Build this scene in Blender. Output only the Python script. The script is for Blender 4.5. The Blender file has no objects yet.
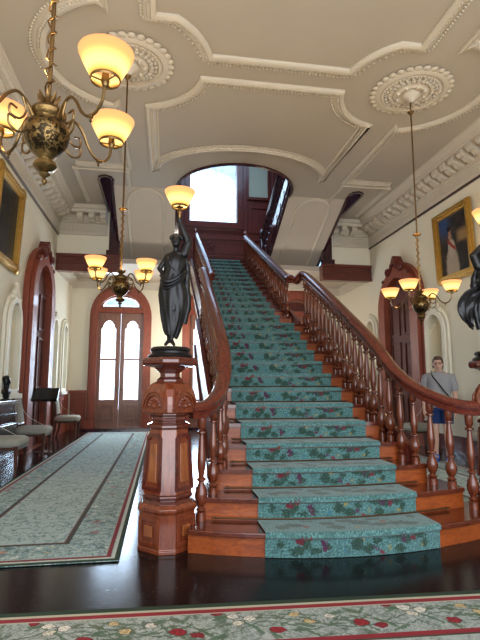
import bpy, bmesh, math, random
from mathutils import Vector, Matrix
from mathutils.geometry import tessellate_polygon
random.seed(7)
PI = math.pi
COL = bpy.context.scene.collection
SC = bpy.context.scene

# ------------------------------------------------------------------ mesh helpers
class MB:
    def __init__(s): s.v = []; s.f = []; s.uv = None
    def add(s, vs, fs):
        o = len(s.v); s.v += [tuple(p) for p in vs]; s.f += [tuple(i + o for i in q) for q in fs]; return s
    def box(s, x0, x1, y0, y1, z0, z1):
        return s.add([(x0,y0,z0),(x1,y0,z0),(x1,y1,z0),(x0,y1,z0),(x0,y0,z1),(x1,y0,z1),(x1,y1,z1),(x0,y1,z1)],
                     [(0,3,2,1),(4,5,6,7),(0,1,5,4),(1,2,6,5),(2,3,7,6),(3,0,4,7)])
    def cbox(s, c, h, M=None):
        vs = []
        for z in (-1,1):
            for x, y in ((-1,-1),(1,-1),(1,1),(-1,1)):
                p = Vector((x*h[0], y*h[1], z*h[2]))
                if M: p = M @ p
                vs.append(tuple(Vector(c) + p))
        return s.add(vs, [(0,3,2,1),(4,5,6,7),(0,1,5,4),(1,2,6,5),(2,3,7,6),(3,0,4,7)])
    def loft(s, rings, cap=True, closed=True):
        n = len(rings[0]); vs = [p for r in rings for p in r]; fs = []
        for i in range(len(rings)-1):
            for j in range(n if closed else n-1):
                a = i*n+j; b = i*n+(j+1) % n
                fs.append((a, b, b+n, a+n))
        if cap:
            fs.append(tuple(range(n))[::-1]); fs.append(tuple((len(rings)-1)*n+j for j in range(n)))
        return s.add(vs, fs)
    def lathe(s, prof, n=16, c=(0,0,0), cap=True):
        return s.loft([[(c[0]+r*math.cos(2*PI*j/n), c[1]+r*math.sin(2*PI*j/n), c[2]+z) for j in range(n)] for r, z in prof], cap)
    def tube(s, pts, r, n=6, cap=True):
        pts = [Vector(p) for p in pts]; rings = []; m = len(pts); up = None
        for i, p in enumerate(pts):
            t = (pts[min(i+1,m-1)]-pts[max(i-1,0)]).normalized()
            if up is None:
                up = Vector((0,0,1)) if abs(t.z) < .9 else Vector((1,0,0))
            a = t.cross(up)
            if a.length < 1e-5: a = t.cross(Vector((0,1,0)))
            a.normalize(); b = a.cross(t).normalized(); up = b
            rr = r[i] if isinstance(r, (list, tuple)) else r
            rings.append([tuple(p + a*rr*math.cos(2*PI*j/n) + b*rr*math.sin(2*PI*j/n)) for j in range(n)])
        return s.loft(rings, cap)
    def sweepz(s, pts, prof, cap=True):
        # profile (side, height) swept along pts keeping the height axis vertical
        pts = [Vector(p) for p in pts]; rings = []; m = len(pts)
        for i, p in enumerate(pts):
            t = pts[min(i+1,m-1)]-pts[max(i-1,0)]; t.z = 0
            if t.length < 1e-6: t = Vector((0,1,0))
            t.normalize(); a = Vector((t.y, -t.x, 0))
            rings.append([tuple(p + a*u + Vector((0,0,w))) for u, w in prof])
        return s.loft(rings, cap)
    def plan(s, pts, prof, z=0, closed=False):
        # profile (offset to the right of travel, height) mitred round a flat polyline
        P = [Vector((p[0], p[1])) for p in pts]; n = len(P); rings = []
        for i in range(n):
            a = P[i]-P[i-1] if (i > 0 or closed) else None
            b = P[(i+1) % n]-P[i] if (i < n-1 or closed) else None
            a = a or b; b = b or a
            a = a.normalized(); b = b.normalized()
            na = Vector((a.y,-a.x)); nb = Vector((b.y,-b.x)); m = na+nb
            if m.length < .2: m = na.copy()
            m.normalize(); k = 1/max(.45, m.dot(na))
            rings.append([(P[i].x+m.x*k*u, P[i].y+m.y*k*u, z+w) for u, w in prof])
        if closed: rings.append(rings[0])
        return s.loft(rings, not closed)
    def ball(s, c, r, M=None, nu=10, nv=6):
        if not isinstance(r, (list, tuple)): r = (r,r,r)
        vs = []; fs = []
        for i in range(nv+1):
            th = PI*i/nv
            for j in range(nu):
                ph = 2*PI*j/nu
                p = Vector((r[0]*math.sin(th)*math.cos(ph), r[1]*math.sin(th)*math.sin(ph), r[2]*math.cos(th)))
                if M: p = M @ p
                vs.append(tuple(Vector(c)+p))
        for i in range(nv):
            for j in range(nu):
                fs.append((i*nu+j, (i+1)*nu+j, (i+1)*nu+(j+1) % nu, i*nu+(j+1) % nu))
        return s.add(vs, fs)
    def bead(s, c, r):
        x, y, z = c
        return s.add([(x+r,y,z),(x,y+r,z),(x-r,y,z),(x,y-r,z),(x,y,z-r),(x,y,z+r*.4)],
                     [(1,0,4),(2,1,4),(3,2,4),(0,3,4),(0,1,5),(1,2,5),(2,3,5),(3,0,5)])
    def beads(s, pts, step, r, z):
        for a, b in zip(pts[:-1], pts[1:]):
            a = Vector((a[0],a[1])); b = Vector((b[0],b[1])); n = max(1, int((b-a).length/step))
            for i in range(n):
                p = a.lerp(b, (i+.5)/n); s.bead((p.x,p.y,z), r)
        return s
    def slab(s, outer, holes, fn, w0, w1):
        # flat outline with holes, thickened from w0 to w1;  fn(u,v,w) -> xyz
        loops = [outer]+list(holes)
        flat = [p for l in loops for p in l]; tri = tessellate_polygon([[Vector((p[0],p[1],0)) for p in l] for l in loops])
        n = len(flat)
        vs = [fn(p[0],p[1],w0) for p in flat]+[fn(p[0],p[1],w1) for p in flat]
        fs = [tuple(t) for t in tri]+[tuple(i+n for i in reversed(t)) for t in tri]
        o = 0
        for l in loops:
            m = len(l)
            for i in range(m):
                a = o+i; b = o+(i+1) % m; fs.append((a,b,b+n,a+n))
            o += m
        return s.add(vs, fs)
    def build(s, name, mat, parent=None, origin=None, smooth=False, bevel=0, kind=None, weld=True):
        o0 = Vector(origin) if origin is not None else (root_of(parent).location.copy() if parent else Vector())
        me = bpy.data.meshes.new(name)
        me.from_pydata([tuple(Vector(p)-o0) for p in s.v], [], s.f)
        if s.uv:
            l = me.uv_layers.new(name='UVMap')
            for i, lp in enumerate(me.loops): l.data[i].uv = s.uv[lp.vertex_index]
        bm = bmesh.new(); bm.from_mesh(me)
        if weld and not s.uv: bmesh.ops.remove_doubles(bm, verts=bm.verts, dist=1e-5)
        bmesh.ops.recalc_face_normals(bm, faces=bm.faces); bm.to_mesh(me); bm.free()
        if smooth:
            for p in me.polygons: p.use_smooth = True
            try: me.set_sharp_from_angle(angle=math.radians(40))
            except Exception: pass
        me.materials.append(mat)
        o = bpy.data.objects.new(name, me); COL.objects.link(o)
        if parent: o.parent = parent
        else: o.location = o0
        if bevel:
            b = o.modifiers.new('bevel', 'BEVEL'); b.width = bevel; b.segments = 2; b.limit_method = 'ANGLE'
        if kind: o['kind'] = kind
        return o
def root_of(o):
    while o.parent: o = o.parent
    return o
def tag(o, label=None, cat=None, group=None, kind=None):
    if label: o['label'] = label
    if cat: o['category'] = cat
    if group: o['group'] = group
    if kind: o['kind'] = kind
    return o
def thing(name, loc, label, cat, group=None):
    o = bpy.data.objects.new(name, None); COL.objects.link(o); o.location = loc; o.empty_display_size = .1
    return tag(o, label, cat, group)
def structure(name, loc):
    o = bpy.data.objects.new(name, None); COL.objects.link(o); o.location = loc; o.empty_display_size = .1
    o['kind'] = 'structure'; return o
def copy_tree(o, parent=None):
    c = o.copy(); COL.objects.link(c)
    if parent: c.parent = parent
    for ch in list(o.children): copy_tree(ch, c)
    return c
def catmull(pts, n=6):
    P = [Vector(p) for p in pts]; P = [2*P[0]-P[1]]+P+[2*P[-1]-P[-2]]; out = []
    for i in range(1, len(P)-2):
        for k in range(n):
            t = k/n; a, b, c, d = P[i-1:i+3]
            out.append(.5*((2*b)+(c-a)*t+(2*a-5*b+4*c-d)*t*t+(3*b-a-3*c+d)*t**3))
    out.append(P[-2]); return out
def arc(cx, cy, r, a0, a1, n=12, ry=None):
    ry = ry or r
    return [(cx+r*math.cos(math.radians(a0+(a1-a0)*i/n)), cy+ry*math.sin(math.radians(a0+(a1-a0)*i/n))) for i in range(n+1)]
def fY(y, s=1): return lambda u, v, w: (u, y+s*w, v)          # outline in X,Z
def fX(x, s=1): return lambda u, v, w: (x+s*w, u, v)          # outline in Y,Z
def fZ(z): return lambda u, v, w: (u, v, z+w)

# ------------------------------------------------------------------ materials
class NT:
    def __init__(s, name):
        s.m = bpy.data.materials.new(name); s.m.use_nodes = True; s.t = s.m.node_tree; s.b = s.t.nodes['Principled BSDF']
    def n(s, typ, **k):
        o = s.t.nodes.new(typ)
        for a, b in k.items(): setattr(o, a, b)
        return o
    def l(s, a, b): s.t.links.new(a, b)
    def put(s, sock, v):
        if hasattr(v, 'is_linked') or hasattr(v, 'links'): s.l(v, sock)
        else: sock.default_value = v
    def math(s, op, a, b=0.0, c=0.0):
        o = s.n('ShaderNodeMath', operation=op); s.put(o.inputs[0], a); s.put(o.inputs[1], b)
        if op in ('MULTIPLY_ADD', 'SMOOTH_MIN', 'COMPARE'): s.put(o.inputs[2], c)
        return o.outputs[0]
    def mix(s, f, a, b):
        o = s.n('ShaderNodeMix', data_type='RGBA'); s.put(o.inputs[0], f)
        for i, v in ((6, a), (7, b)):
            if isinstance(v, tuple): v = (*v, 1) if len(v) == 3 else v
            s.put(o.inputs[i], v)
        return o.outputs[2]
    def coord(s, kind='Object', scale=(1,1,1)):
        c = s.n('ShaderNodeTexCoord'); mp = s.n('ShaderNodeMapping'); s.l(c.outputs[kind], mp.inputs[0]); mp.inputs['Scale'].default_value = scale
        return mp.outputs[0]
    def noise(s, vec, scale, detail=4, rough=.55, dist=0):
        o = s.n('ShaderNodeTexNoise'); s.l(vec, o.inputs['Vector']); o.inputs['Scale'].default_value = scale
        o.inputs['Detail'].default_value = detail; o.inputs['Roughness'].default_value = rough; o.inputs['Distortion'].default_value = dist
        return o.outputs[0]
    def step(s, v, a, b):   # smooth 0..1 from a to b
        o = s.n('ShaderNodeMapRange'); o.interpolation_type = 'SMOOTHSTEP'; s.put(o.inputs[0], v)
        o.inputs[1].default_value = a; o.inputs[2].default_value = b; o.inputs[3].default_value = 0; o.inputs[4].default_value = 1
        return o.outputs[0]
    def sep(s, v):
        o = s.n('ShaderNodeSeparateXYZ'); s.l(v, o.inputs[0]); return o.outputs
    def comb(s, x, y, z=0.0):
        o = s.n('ShaderNodeCombineXYZ'); s.put(o.inputs[0], x); s.put(o.inputs[1], y); s.put(o.inputs[2], z); return o.outputs[0]
    def bump(s, h, strength=.3, dist=.01):
        o = s.n('ShaderNodeBump'); o.inputs['Strength'].default_value = strength; o.inputs['Distance'].default_value = dist
        s.l(h, o.inputs['Height']); s.l(o.outputs[0], s.b.inputs['Normal'])
def plain(name, c, rough=.5, metal=0, var=.15, scale=6, bump=0, coat=0, spec=.5):
    t = NT(name); v = t.coord(); h = t.noise(v, scale)
    t.l(t.mix(h, tuple(x*(1-var) for x in c), tuple(min(1, x*(1+var)) for x in c)), t.b.inputs['Base Color'])
    t.b.inputs['Roughness'].default_value = rough; t.b.inputs['Metallic'].default_value = metal
    t.b.inputs['Coat Weight'].default_value = coat; t.b.inputs['Coat Roughness'].default_value = .12
    t.b.inputs['Specular IOR Level'].default_value = spec
    if bump: t.bump(t.noise(v, scale*5), bump)
    return t.m
def wood(name, a, b, axis='z', rough=.3, coat=.5, scale=3):
    t = NT(name); sc = {'x': (1,9,9), 'y': (9,1,9), 'z': (9,9,1)}[axis]
    v = t.coord(scale=sc); h = t.noise(v, scale, 6, .6, 1.2); h2 = t.noise(v, scale*7, 3, .5)
    f = t.step(t.math('ADD', t.math('MULTIPLY', h, .75), t.math('MULTIPLY', h2, .25)), .3, .7)
    t.l(t.mix(f, a, b), t.b.inputs['Base Color'])
    t.b.inputs['Roughness'].default_value = rough; t.b.inputs['Coat Weight'].default_value = coat; t.b.inputs['Coat Roughness'].default_value = .1
    t.bump(h2, .08, .004); return t.m
def glass(name):
    t = NT(name); tr = t.n('ShaderNodeBsdfTransparent'); gl = t.n('ShaderNodeBsdfGlossy'); gl.inputs['Roughness'].default_value = .05
    mx = t.n('ShaderNodeMixShader'); mx.inputs[0].default_value = .06
    v = t.coord(); t.l(t.mix(t.step(t.noise(v, 9, 3), .5, .6), (1,1,1), (.9,.93,.93)), tr.inputs[0])
    t.l(tr.outputs[0], mx.inputs[1]); t.l(gl.outputs[0], mx.inputs[2])
    t.l(mx.outputs[0], t.t.nodes['Material Output'].inputs[0]); return t.m
def shade_mat(name, strength):
    t = NT(name); z = t.sep(t.coord('Generated'))[2]
    c = t.mix(t.step(z, .25, .95), (1,.55,.13), (1,.46,.21))
    # a pale hot band round the flame
    hot = t.math('MULTIPLY', t.step(z, .02, .3), t.math('SUBTRACT', 1.0, t.step(z, .35, .8)))
    c = t.mix(t.math('MULTIPLY', hot, .6), c, (1,.78,.34))
    em = t.n('ShaderNodeEmission'); t.l(c, em.inputs[0])
    t.l(t.math('MULTIPLY_ADD', hot, strength*.55, strength*.75), em.inputs[1])
    di = t.n('ShaderNodeBsdfTranslucent'); di.inputs[0].default_value = (.9,.7,.5,1)
    mx = t.n('ShaderNodeMixShader'); mx.inputs[0].default_value = .85; t.l(di.outputs[0], mx.inputs[1]); t.l(em.outputs[0], mx.inputs[2])
    t.l(mx.outputs[0], t.t.nodes['Material Output'].inputs[0]); return t.m
def emit(name, c, s):
    t = NT(name); v = t.coord(); em = t.n('ShaderNodeEmission'); em.inputs[1].default_value = s
    t.l(t.mix(t.noise(v, 20), c, tuple(min(1, x*1.05) for x in c)), em.inputs[0]); t.l(em.outputs[0], t.t.nodes['Material Output'].inputs[0]); return t.m

M = {}
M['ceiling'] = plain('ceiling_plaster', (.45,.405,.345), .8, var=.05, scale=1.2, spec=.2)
M['mould'] = plain('moulding_plaster', (.56,.51,.43), .6, var=.06, scale=3, spec=.3)
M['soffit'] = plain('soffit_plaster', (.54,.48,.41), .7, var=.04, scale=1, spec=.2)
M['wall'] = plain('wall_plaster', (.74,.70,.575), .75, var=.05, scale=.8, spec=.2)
M['niche'] = plain('niche_plaster', (.74,.68,.53), .7, var=.05, scale=2, spec=.2)
M['niche_trim'] = plain('niche_trim_plaster', (.76,.73,.62), .6, var=.05, scale=2, spec=.3)
M['red'] = wood('mahogany_red', (.075,.011,.008), (.17,.028,.017), 'z', .36, .3)
M['redx'] = wood('mahogany_red_horizontal', (.08,.014,.010), (.17,.035,.022), 'x', .28, .5)
M['dark'] = wood('dark_string_wood', (.028,.007,.016), (.06,.012,.022), 'z', .15, .8)  # purple-blue tint put into the wood colour for reflected sky
M['rail'] = wood('handrail_wood', (.085,.016,.010), (.17,.036,.019), 'y', .26, .55)
M['tread'] = wood('tread_wood', (.07,.012,.006), (.15,.032,.012), 'x', .2, .6)
M['riser'] = wood('riser_wood', (.20,.040,.008), (.37,.092,.017), 'x', .36, .2)
M['bal'] = wood('baluster_wood', (.085,.017,.008), (.21,.052,.018), 'z', .26, .6)
M['newel'] = wood('newel_wood', (.12,.026,.011), (.24,.058,.021), 'z', .2, .8)
M['newel_dark'] = wood('newel_moulding_wood', (.07,.013,.008), (.13,.027,.014), 'x', .16, .9)
M['newel_light'] = wood('newel_panel_wood', (.20,.058,.018), (.34,.115,.035), 'z', .22, .8)
M['door'] = wood('door_wood', (.18,.08,.05), (.28,.13,.085), 'z', .35, .3)
M['door_red'] = wood('door_frame_wood', (.20,.048,.026), (.32,.085,.044), 'z', .5, .1)
M['door_dark'] = wood('dark_doorway_wood', (.075,.015,.010), (.14,.030,.018), 'z', .6, 0)
M['bronze'] = plain('dark_bronze', (.014,.013,.015), .38, .5, .5, 9, .35, .2)
M['brass'] = plain('aged_brass', (.19,.12,.052), .3, .9, .4, 14)
M['rod'] = plain('tarnished_brass', (.12,.07,.035), .35, .8, .3, 14)
M['gold'] = plain('gilt', (.47,.30,.085), .34, .75, .3, 20, .3)
M['black'] = plain('black_lacquer', (.012,.013,.018), .2, 0, .2, 5, 0, .5)
M['glass'] = glass('window_glass')
M['shade'] = shade_mat('lit_lamp_glass', 1.0)
M['bulb'] = emit('lit_bulb', (1,.75,.35), 6)
M['seat'] = plain('grey_upholstery', (.36,.35,.30), .85, 0, .15, 30, .3)
M['chairwood'] = wood('chair_wood', (.06,.02,.012), (.12,.045,.022), 'z', .3, .4)
M['cord'] = plain('white_cord', (.6,.58,.52), .8)
M['skin'] = plain('skin', (.60,.37,.28), .55, 0, .06, 10)
M['lips'] = plain('lips', (.38,.12,.10), .5)
M['hair'] = plain('brown_hair', (.09,.05,.03), .55, 0, .3, 40, .3)
M['shirt'] = plain('grey_shirt', (.30,.30,.31), .9, 0, .08, 12, .2)
M['shorts'] = plain('blue_shorts', (.012,.035,.13), .85, 0, .15, 12, .2)
M['shoe'] = plain('blue_shoe', (.02,.13,.45), .6, 0, .15, 12)
M['strap'] = plain('black_strap', (.012,.012,.013), .6)
M['lens'] = plain('glasses_rim', (.03,.015,.012), .3)
M['blind'] = plain('pale_green_blind', (.42,.45,.36), .7, 0, .04, 4)
M['outside'] = plain('veranda_plaster', (.42,.52,.60), .8, 0, .05, 2)
M['marble'] = plain('grey_marble', (.34,.33,.33), .2, 0, .5, 7, 0, .4)

def floor_mat():
    t = NT('dark_floorboards'); v = t.coord(); x, y, z = t.sep(v)
    h = t.noise(t.coord(scale=(2,14,1)), 3, 5)
    b = t.math('FRACT', t.math('MULTIPLY', y, 9.0)); seam = t.math('LESS_THAN', b, .035)
    c = t.mix(h, (.004,.004,.005), (.011,.009,.010)); c = t.mix(seam, c, (.003,.002,.002))
    t.l(c, t.b.inputs['Base Color'])
    sp = t.step(t.noise(v, 42, 5, .7), .55, .75)
    t.l(t.math('MULTIPLY_ADD', sp, .2, .17), t.b.inputs['Roughness'])
    t.b.inputs['Specular IOR Level'].default_value = .42
    t.bump(t.noise(v, 6, 2), .02, .02); return t.m
M['floor'] = floor_mat()

def carpet_mat():
    t = NT('teal_floral_carpet'); uv = t.coord('UV'); x, y, z = t.sep(uv)     # metres across, metres along
    n1 = t.noise(uv, 30, 3); n2 = t.noise(uv, 30.7, 3)
    nx = t.n('ShaderNodeTexNoise'); t.l(uv, nx.inputs['Vector']); nx.inputs['Scale'].default_value = 34; nx.inputs['Detail'].default_value = 5; nx.inputs['Roughness'].default_value = .7
    dcol = t.n('ShaderNodeSeparateColor'); t.l(nx.outputs[1], dcol.inputs[0])
    ux = t.math('ADD', x, t.math('MULTIPLY', t.math('SUBTRACT', dcol.outputs[0], .5), .13))
    wy = t.math('ADD', y, t.math('MULTIPLY', t.math('SUBTRACT', dcol.outputs[1], .5), .13))
    sy = t.math('MULTIPLY', t.math('FRACT', t.math('DIVIDE', wy, .4977)), .4977)
    def spot(cx, cy, rx, ry=None):
        ry = ry or rx
        a = t.math('DIVIDE', t.math('SUBTRACT', ux, cx), rx); b = t.math('DIVIDE', t.math('SUBTRACT', sy, cy), ry)
        d = t.math('ADD', t.math('MULTIPLY', a, a), t.math('MULTIPLY', b, b))
        return t.math('SUBTRACT', 1.0, t.step(d, .6, 1.15))
    mott = t.step(t.noise(uv, 75, 4, .7), .38, .62)
    c = t.mix(mott, (.036,.098,.10), (.135,.265,.255))
    c = t.mix(t.math('MULTIPLY', t.step(t.noise(uv, 48, 3), .56, .62), .6), c, (.05,.14,.10))
    c = t.mix(t.math('MULTIPLY', t.step(t.noise(uv, 11, 2), .52, .66), .55), c, (.045,.10,.09))
    leaves = [(-.42,.05,.055,.035),(-.36,.10,.03,.05),(-.30,.045,.04,.025),(-.22,.07,.03,.03),(-.02,.085,.045,.05),(.06,.05,.05,.035),
              (.13,.10,.03,.025),(.27,.12,.06,.022),(.36,.10,.06,.03),(.45,.115,.06,.025),(.30,.035,.045,.03),(.50,.06,.03,.03),(-.53,.09,.025,.04),
              (-.50,.28,.05,.05),(.2,.30,.07,.04),(-.02,.42,.08,.04),(.44,.25,.06,.04),(-.16,.37,.06,.05),(-.40,.33,.08,.05),(-.12,.27,.07,.045),(.08,.36,.08,.06),(.35,.30,.09,.05),(.2,.43,.06,.03),(-.28,.44,.06,.03),(.52,.42,.04,.04)]
    lf = t.mix(t.step(t.noise(uv, 60, 3), .42, .6), (.008,.026,.018), (.028,.068,.036))
    for p in leaves:
        c = t.mix(t.math('MULTIPLY', spot(*p), .85), c, lf)
    for p, k in (((-.40,.115,.032,.026),(.13,.018,.028)),((-.34,.135,.02,.018),(.17,.03,.02)),((-.245,.10,.024,.026),(.075,.02,.055)),((-.23,.06,.02,.02),(.09,.02,.05)),
                 ((.40,.10,.026,.022),(.14,.02,.03)),((.33,.11,.022,.025),(.07,.03,.06)),((.03,.12,.014,.014),(.26,.22,.08)),((.22,.05,.014,.014),(.26,.22,.08)),
                 ((.12,.055,.018,.02),(.08,.04,.075)),((-.1,.05,.016,.018),(.05,.15,.19)),((.47,.045,.02,.018),(.22,.19,.07)),((.17,.02,.02,.016),(.18,.02,.04)),
                 ((-.33,.30,.03,.024),(.14,.03,.03)),((.26,.36,.03,.03),(.16,.06,.03)),((.02,.25,.02,.02),(.20,.17,.06))):
        c = t.mix(spot(*p), c, k)
    t.l(c, t.b.inputs['Base Color']); t.b.inputs['Roughness'].default_value = .95
    t.b.inputs['Sheen Weight'].default_value = .25
    t.bump(t.noise(uv, 260, 2), .35, .004); return t.m
M['carpet'] = carpet_mat()

def rug_mat(name, W, L, bands, field, ink, ink_amt, rose_amt, border, scale=1.0, motif=False):
    # bands: (from edge a, to edge b, colour); border = depth of the flowered border
    t = NT(name); v = t.coord(); x, y, z = t.sep(v)
    e = t.math('MINIMUM', t.math('SUBTRACT', W/2, t.math('ABSOLUTE', x)), t.math('SUBTRACT', L/2, t.math('ABSOLUTE', y)))
    nb = t.noise(v, 7*scale, 4, .6, .6)
    line = t.math('SUBTRACT', 1.0, t.step(t.math('ABSOLUTE', t.math('SUBTRACT', nb, .5)), .008, .03))
    nb2 = t.noise(v, 17*scale, 3, .6, 1.5)
    line2 = t.math('SUBTRACT', 1.0, t.step(t.math('ABSOLUTE', t.math('SUBTRACT', nb2, .5)), .015, .05))
    leaf = t.math('MULTIPLY', t.step(t.noise(v, 12*scale, 4, .65), .52, .6), t.step(t.noise(v, 3.2*scale, 2), .45, .55))
    c = t.mix(t.math('MULTIPLY', t.noise(v, 90, 2), .5), field, tuple(q*.8 for q in field))
    c = t.mix(t.math('MULTIPLY', line, ink_amt), c, ink)
    inb = t.math('LESS_THAN', e, border)
    c = t.mix(t.math('MULTIPLY', line2, t.math('MULTIPLY_ADD', inb, ink_amt*.6, ink_amt*.35)), c, ink)
    c = t.mix(t.math('MULTIPLY', t.math('MULTIPLY', leaf, inb), .8), c, tuple(q*.9 for q in ink))
    def flower(sc, r, colr, thr, dens):
        vo = t.n('ShaderNodeTexVoronoi'); t.l(v, vo.inputs['Vector']); vo.inputs['Scale'].default_value = sc; vo.inputs['Randomness'].default_value = .8
        sp = t.n('ShaderNodeSeparateColor'); t.l(vo.outputs['Color'], sp.inputs[0])
        d = t.math('ADD', vo.outputs['Distance'], t.math('MULTIPLY', t.math('SUBTRACT', t.noise(v, sc*6, 3), .5), .18))
        m = t.math('MULTIPLY', t.math('SUBTRACT', 1.0, t.step(d, r*.8, r)), t.math('GREATER_THAN', sp.outputs[0], thr))
        core = t.step(t.noise(v, sc*9, 2), .4, .62)
        return t.math('MULTIPLY', t.math('MULTIPLY', m, inb), dens), t.mix(core, colr, tuple(min(1, q*1.8+.03) for q in colr))
    for sc, r, colr, thr in ((5.2*scale,.30,(.25,.015,.02),.66),(6.1*scale,.26,(.62,.58,.48),.62),(7.3*scale,.2,(.42,.30,.12),.66)):
        m, cc = flower(sc, r, colr, thr, rose_amt); c = t.mix(m, c, cc)
    if motif:
        nz = t.n('ShaderNodeTexNoise'); t.l(v, nz.inputs['Vector']); nz.inputs['Scale'].default_value = 30; nz.inputs['Detail'].default_value = 4
        ns = t.n('ShaderNodeSeparateColor'); t.l(nz.outputs[1], ns.inputs[0])
        xd = t.math('ADD', x, t.math('MULTIPLY', t.math('SUBTRACT', ns.outputs[0], .5), .05)); ed = t.math('ADD', e, t.math('MULTIPLY', t.math('SUBTRACT', ns.outputs[1], .5), .05))
        PX = .92; xm = t.math('MULTIPLY', t.math('FRACT', t.math('DIVIDE', t.math('ADD', xd, 20.0), PX)), PX)
        def curve(a, b, amp, freq, ph, wd):      # a stem running along the border
            yy = t.math('MULTIPLY_ADD', t.math('SINE', t.math('MULTIPLY_ADD', xm, freq*2*PI/PX, ph)), amp, b)
            return t.math('SUBTRACT', 1.0, t.step(t.math('ABSOLUTE', t.math('SUBTRACT', ed, yy)), wd*.6, wd))
        def leaf_(cx, cy, rx, ry, ang):
            dx = t.math('SUBTRACT', xm, cx); dy = t.math('SUBTRACT', ed, cy); ca, sa = math.cos(ang), math.sin(ang)
            u = t.math('DIVIDE', t.math('ADD', t.math('MULTIPLY', dx, ca), t.math('MULTIPLY', dy, sa)), rx)
            q = t.math('DIVIDE', t.math('SUBTRACT', t.math('MULTIPLY', dy, ca), t.math('MULTIPLY', dx, sa)), ry)
            return t.math('ADD', t.math('MULTIPLY', u, u), t.math('MULTIPLY', q, q))
        for a in ((0,.27,.07,1,.4,.008),(0,.29,.05,2,2.2,.006),(0,.23,.06,3,1.0,.005)):
            c = t.mix(t.math('MULTIPLY', curve(*a), .85), c, ink)
        rl = random.Random(4)
        for i in range(30):
            d = leaf_(.04+.84*rl.random(), .15+.24*rl.random(), .045+.03*rl.random(), .009+.006*rl.random(), rl.uniform(-1.2,1.2))
            c = t.mix(t.math('MULTIPLY', t.math('SUBTRACT', 1.0, t.step(d, .75, 1.0)), .8), c, tuple(q*k for q, k in zip(ink, (.8+.5*rl.random(),1.1,.9))))
        for cx, cy, r, colr in ((.20,.30,.055,(.30,.02,.03)),(.29,.34,.042,(.26,.02,.03)),(.68,.33,.05,(.30,.02,.03)),(.48,.17,.045,(.66,.62,.54)),(.56,.20,.045,(.66,.62,.54)),(.50,.24,.04,(.60,.55,.45)),(.86,.26,.04,(.55,.42,.22)),(.80,.18,.035,(.55,.42,.22)),(.06,.22,.04,(.62,.58,.5)),(.40,.13,.04,(.28,.02,.03))):
            r *= .82; d = leaf_(cx, cy, r, r*.8, .3); petal = t.step(t.noise(v, 70, 2), .42, .58)
            c = t.mix(t.math('SUBTRACT', 1.0, t.step(d, .95, 1.12)), c, (.06,.05,.04)); c = t.mix(t.math('SUBTRACT', 1.0, t.step(d, .75, .9)), c, t.mix(petal, tuple(q*.6 for q in colr), colr))
    for a, b, colr in bands:
        m = t.math('MULTIPLY', t.math('GREATER_THAN', e, a), t.math('LESS_THAN', e, b)); c = t.mix(m, c, colr)
    t.l(c, t.b.inputs['Base Color']); t.b.inputs['Roughness'].default_value = .95
    t.bump(t.noise(v, 200, 2), .3, .004); return t.m

# ------------------------------------------------------------------ main measures
XL, XR, ZC = -2.58, 5.43, 5.5        # side walls, ceiling
Y1, YB = 11.95, 14.2                 # bulkhead over the back bay, back wall
CX = 1.41                            # stair centre line
CO = 1.5                             # ceiling centre line
R, T1, Y0 = .1677, .33, 3.436        # riser, tread, first nosing
T2, Y14 = .345, 7.74
def nosing(k): return Y0+T1*(k-1) if k <= 13 else Y14+T2*(k-14)
HL = {1: 1.20, 2: 1.10, 3: .96, 4: .87}
HR = {1: 1.44, 2: 1.18, 3: .98, 4: .87}
CUR = {1: .18, 2: .146, 3: .104, 4: .05}
def hw(k, side=1): return (HR if side > 0 else HL).get(k, .86 if k <= 13 else .70)
def front(k, o): return nosing(k)+CUR.get(k, 0)*o*o
def tread_z(o, y):
    z = 0
    for k in range(1, 27):
        if abs(o) <= hw(k, o)+.01 and y >= front(k, o)+.02: z = R*k
    return z

# ------------------------------------------------------------------ room shell
MB().box(XL-.3, XR+.3, -2, YB+.3, -.12, 0).build('floor', M['floor'], origin=(CX,6,0), kind='structure')

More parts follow.
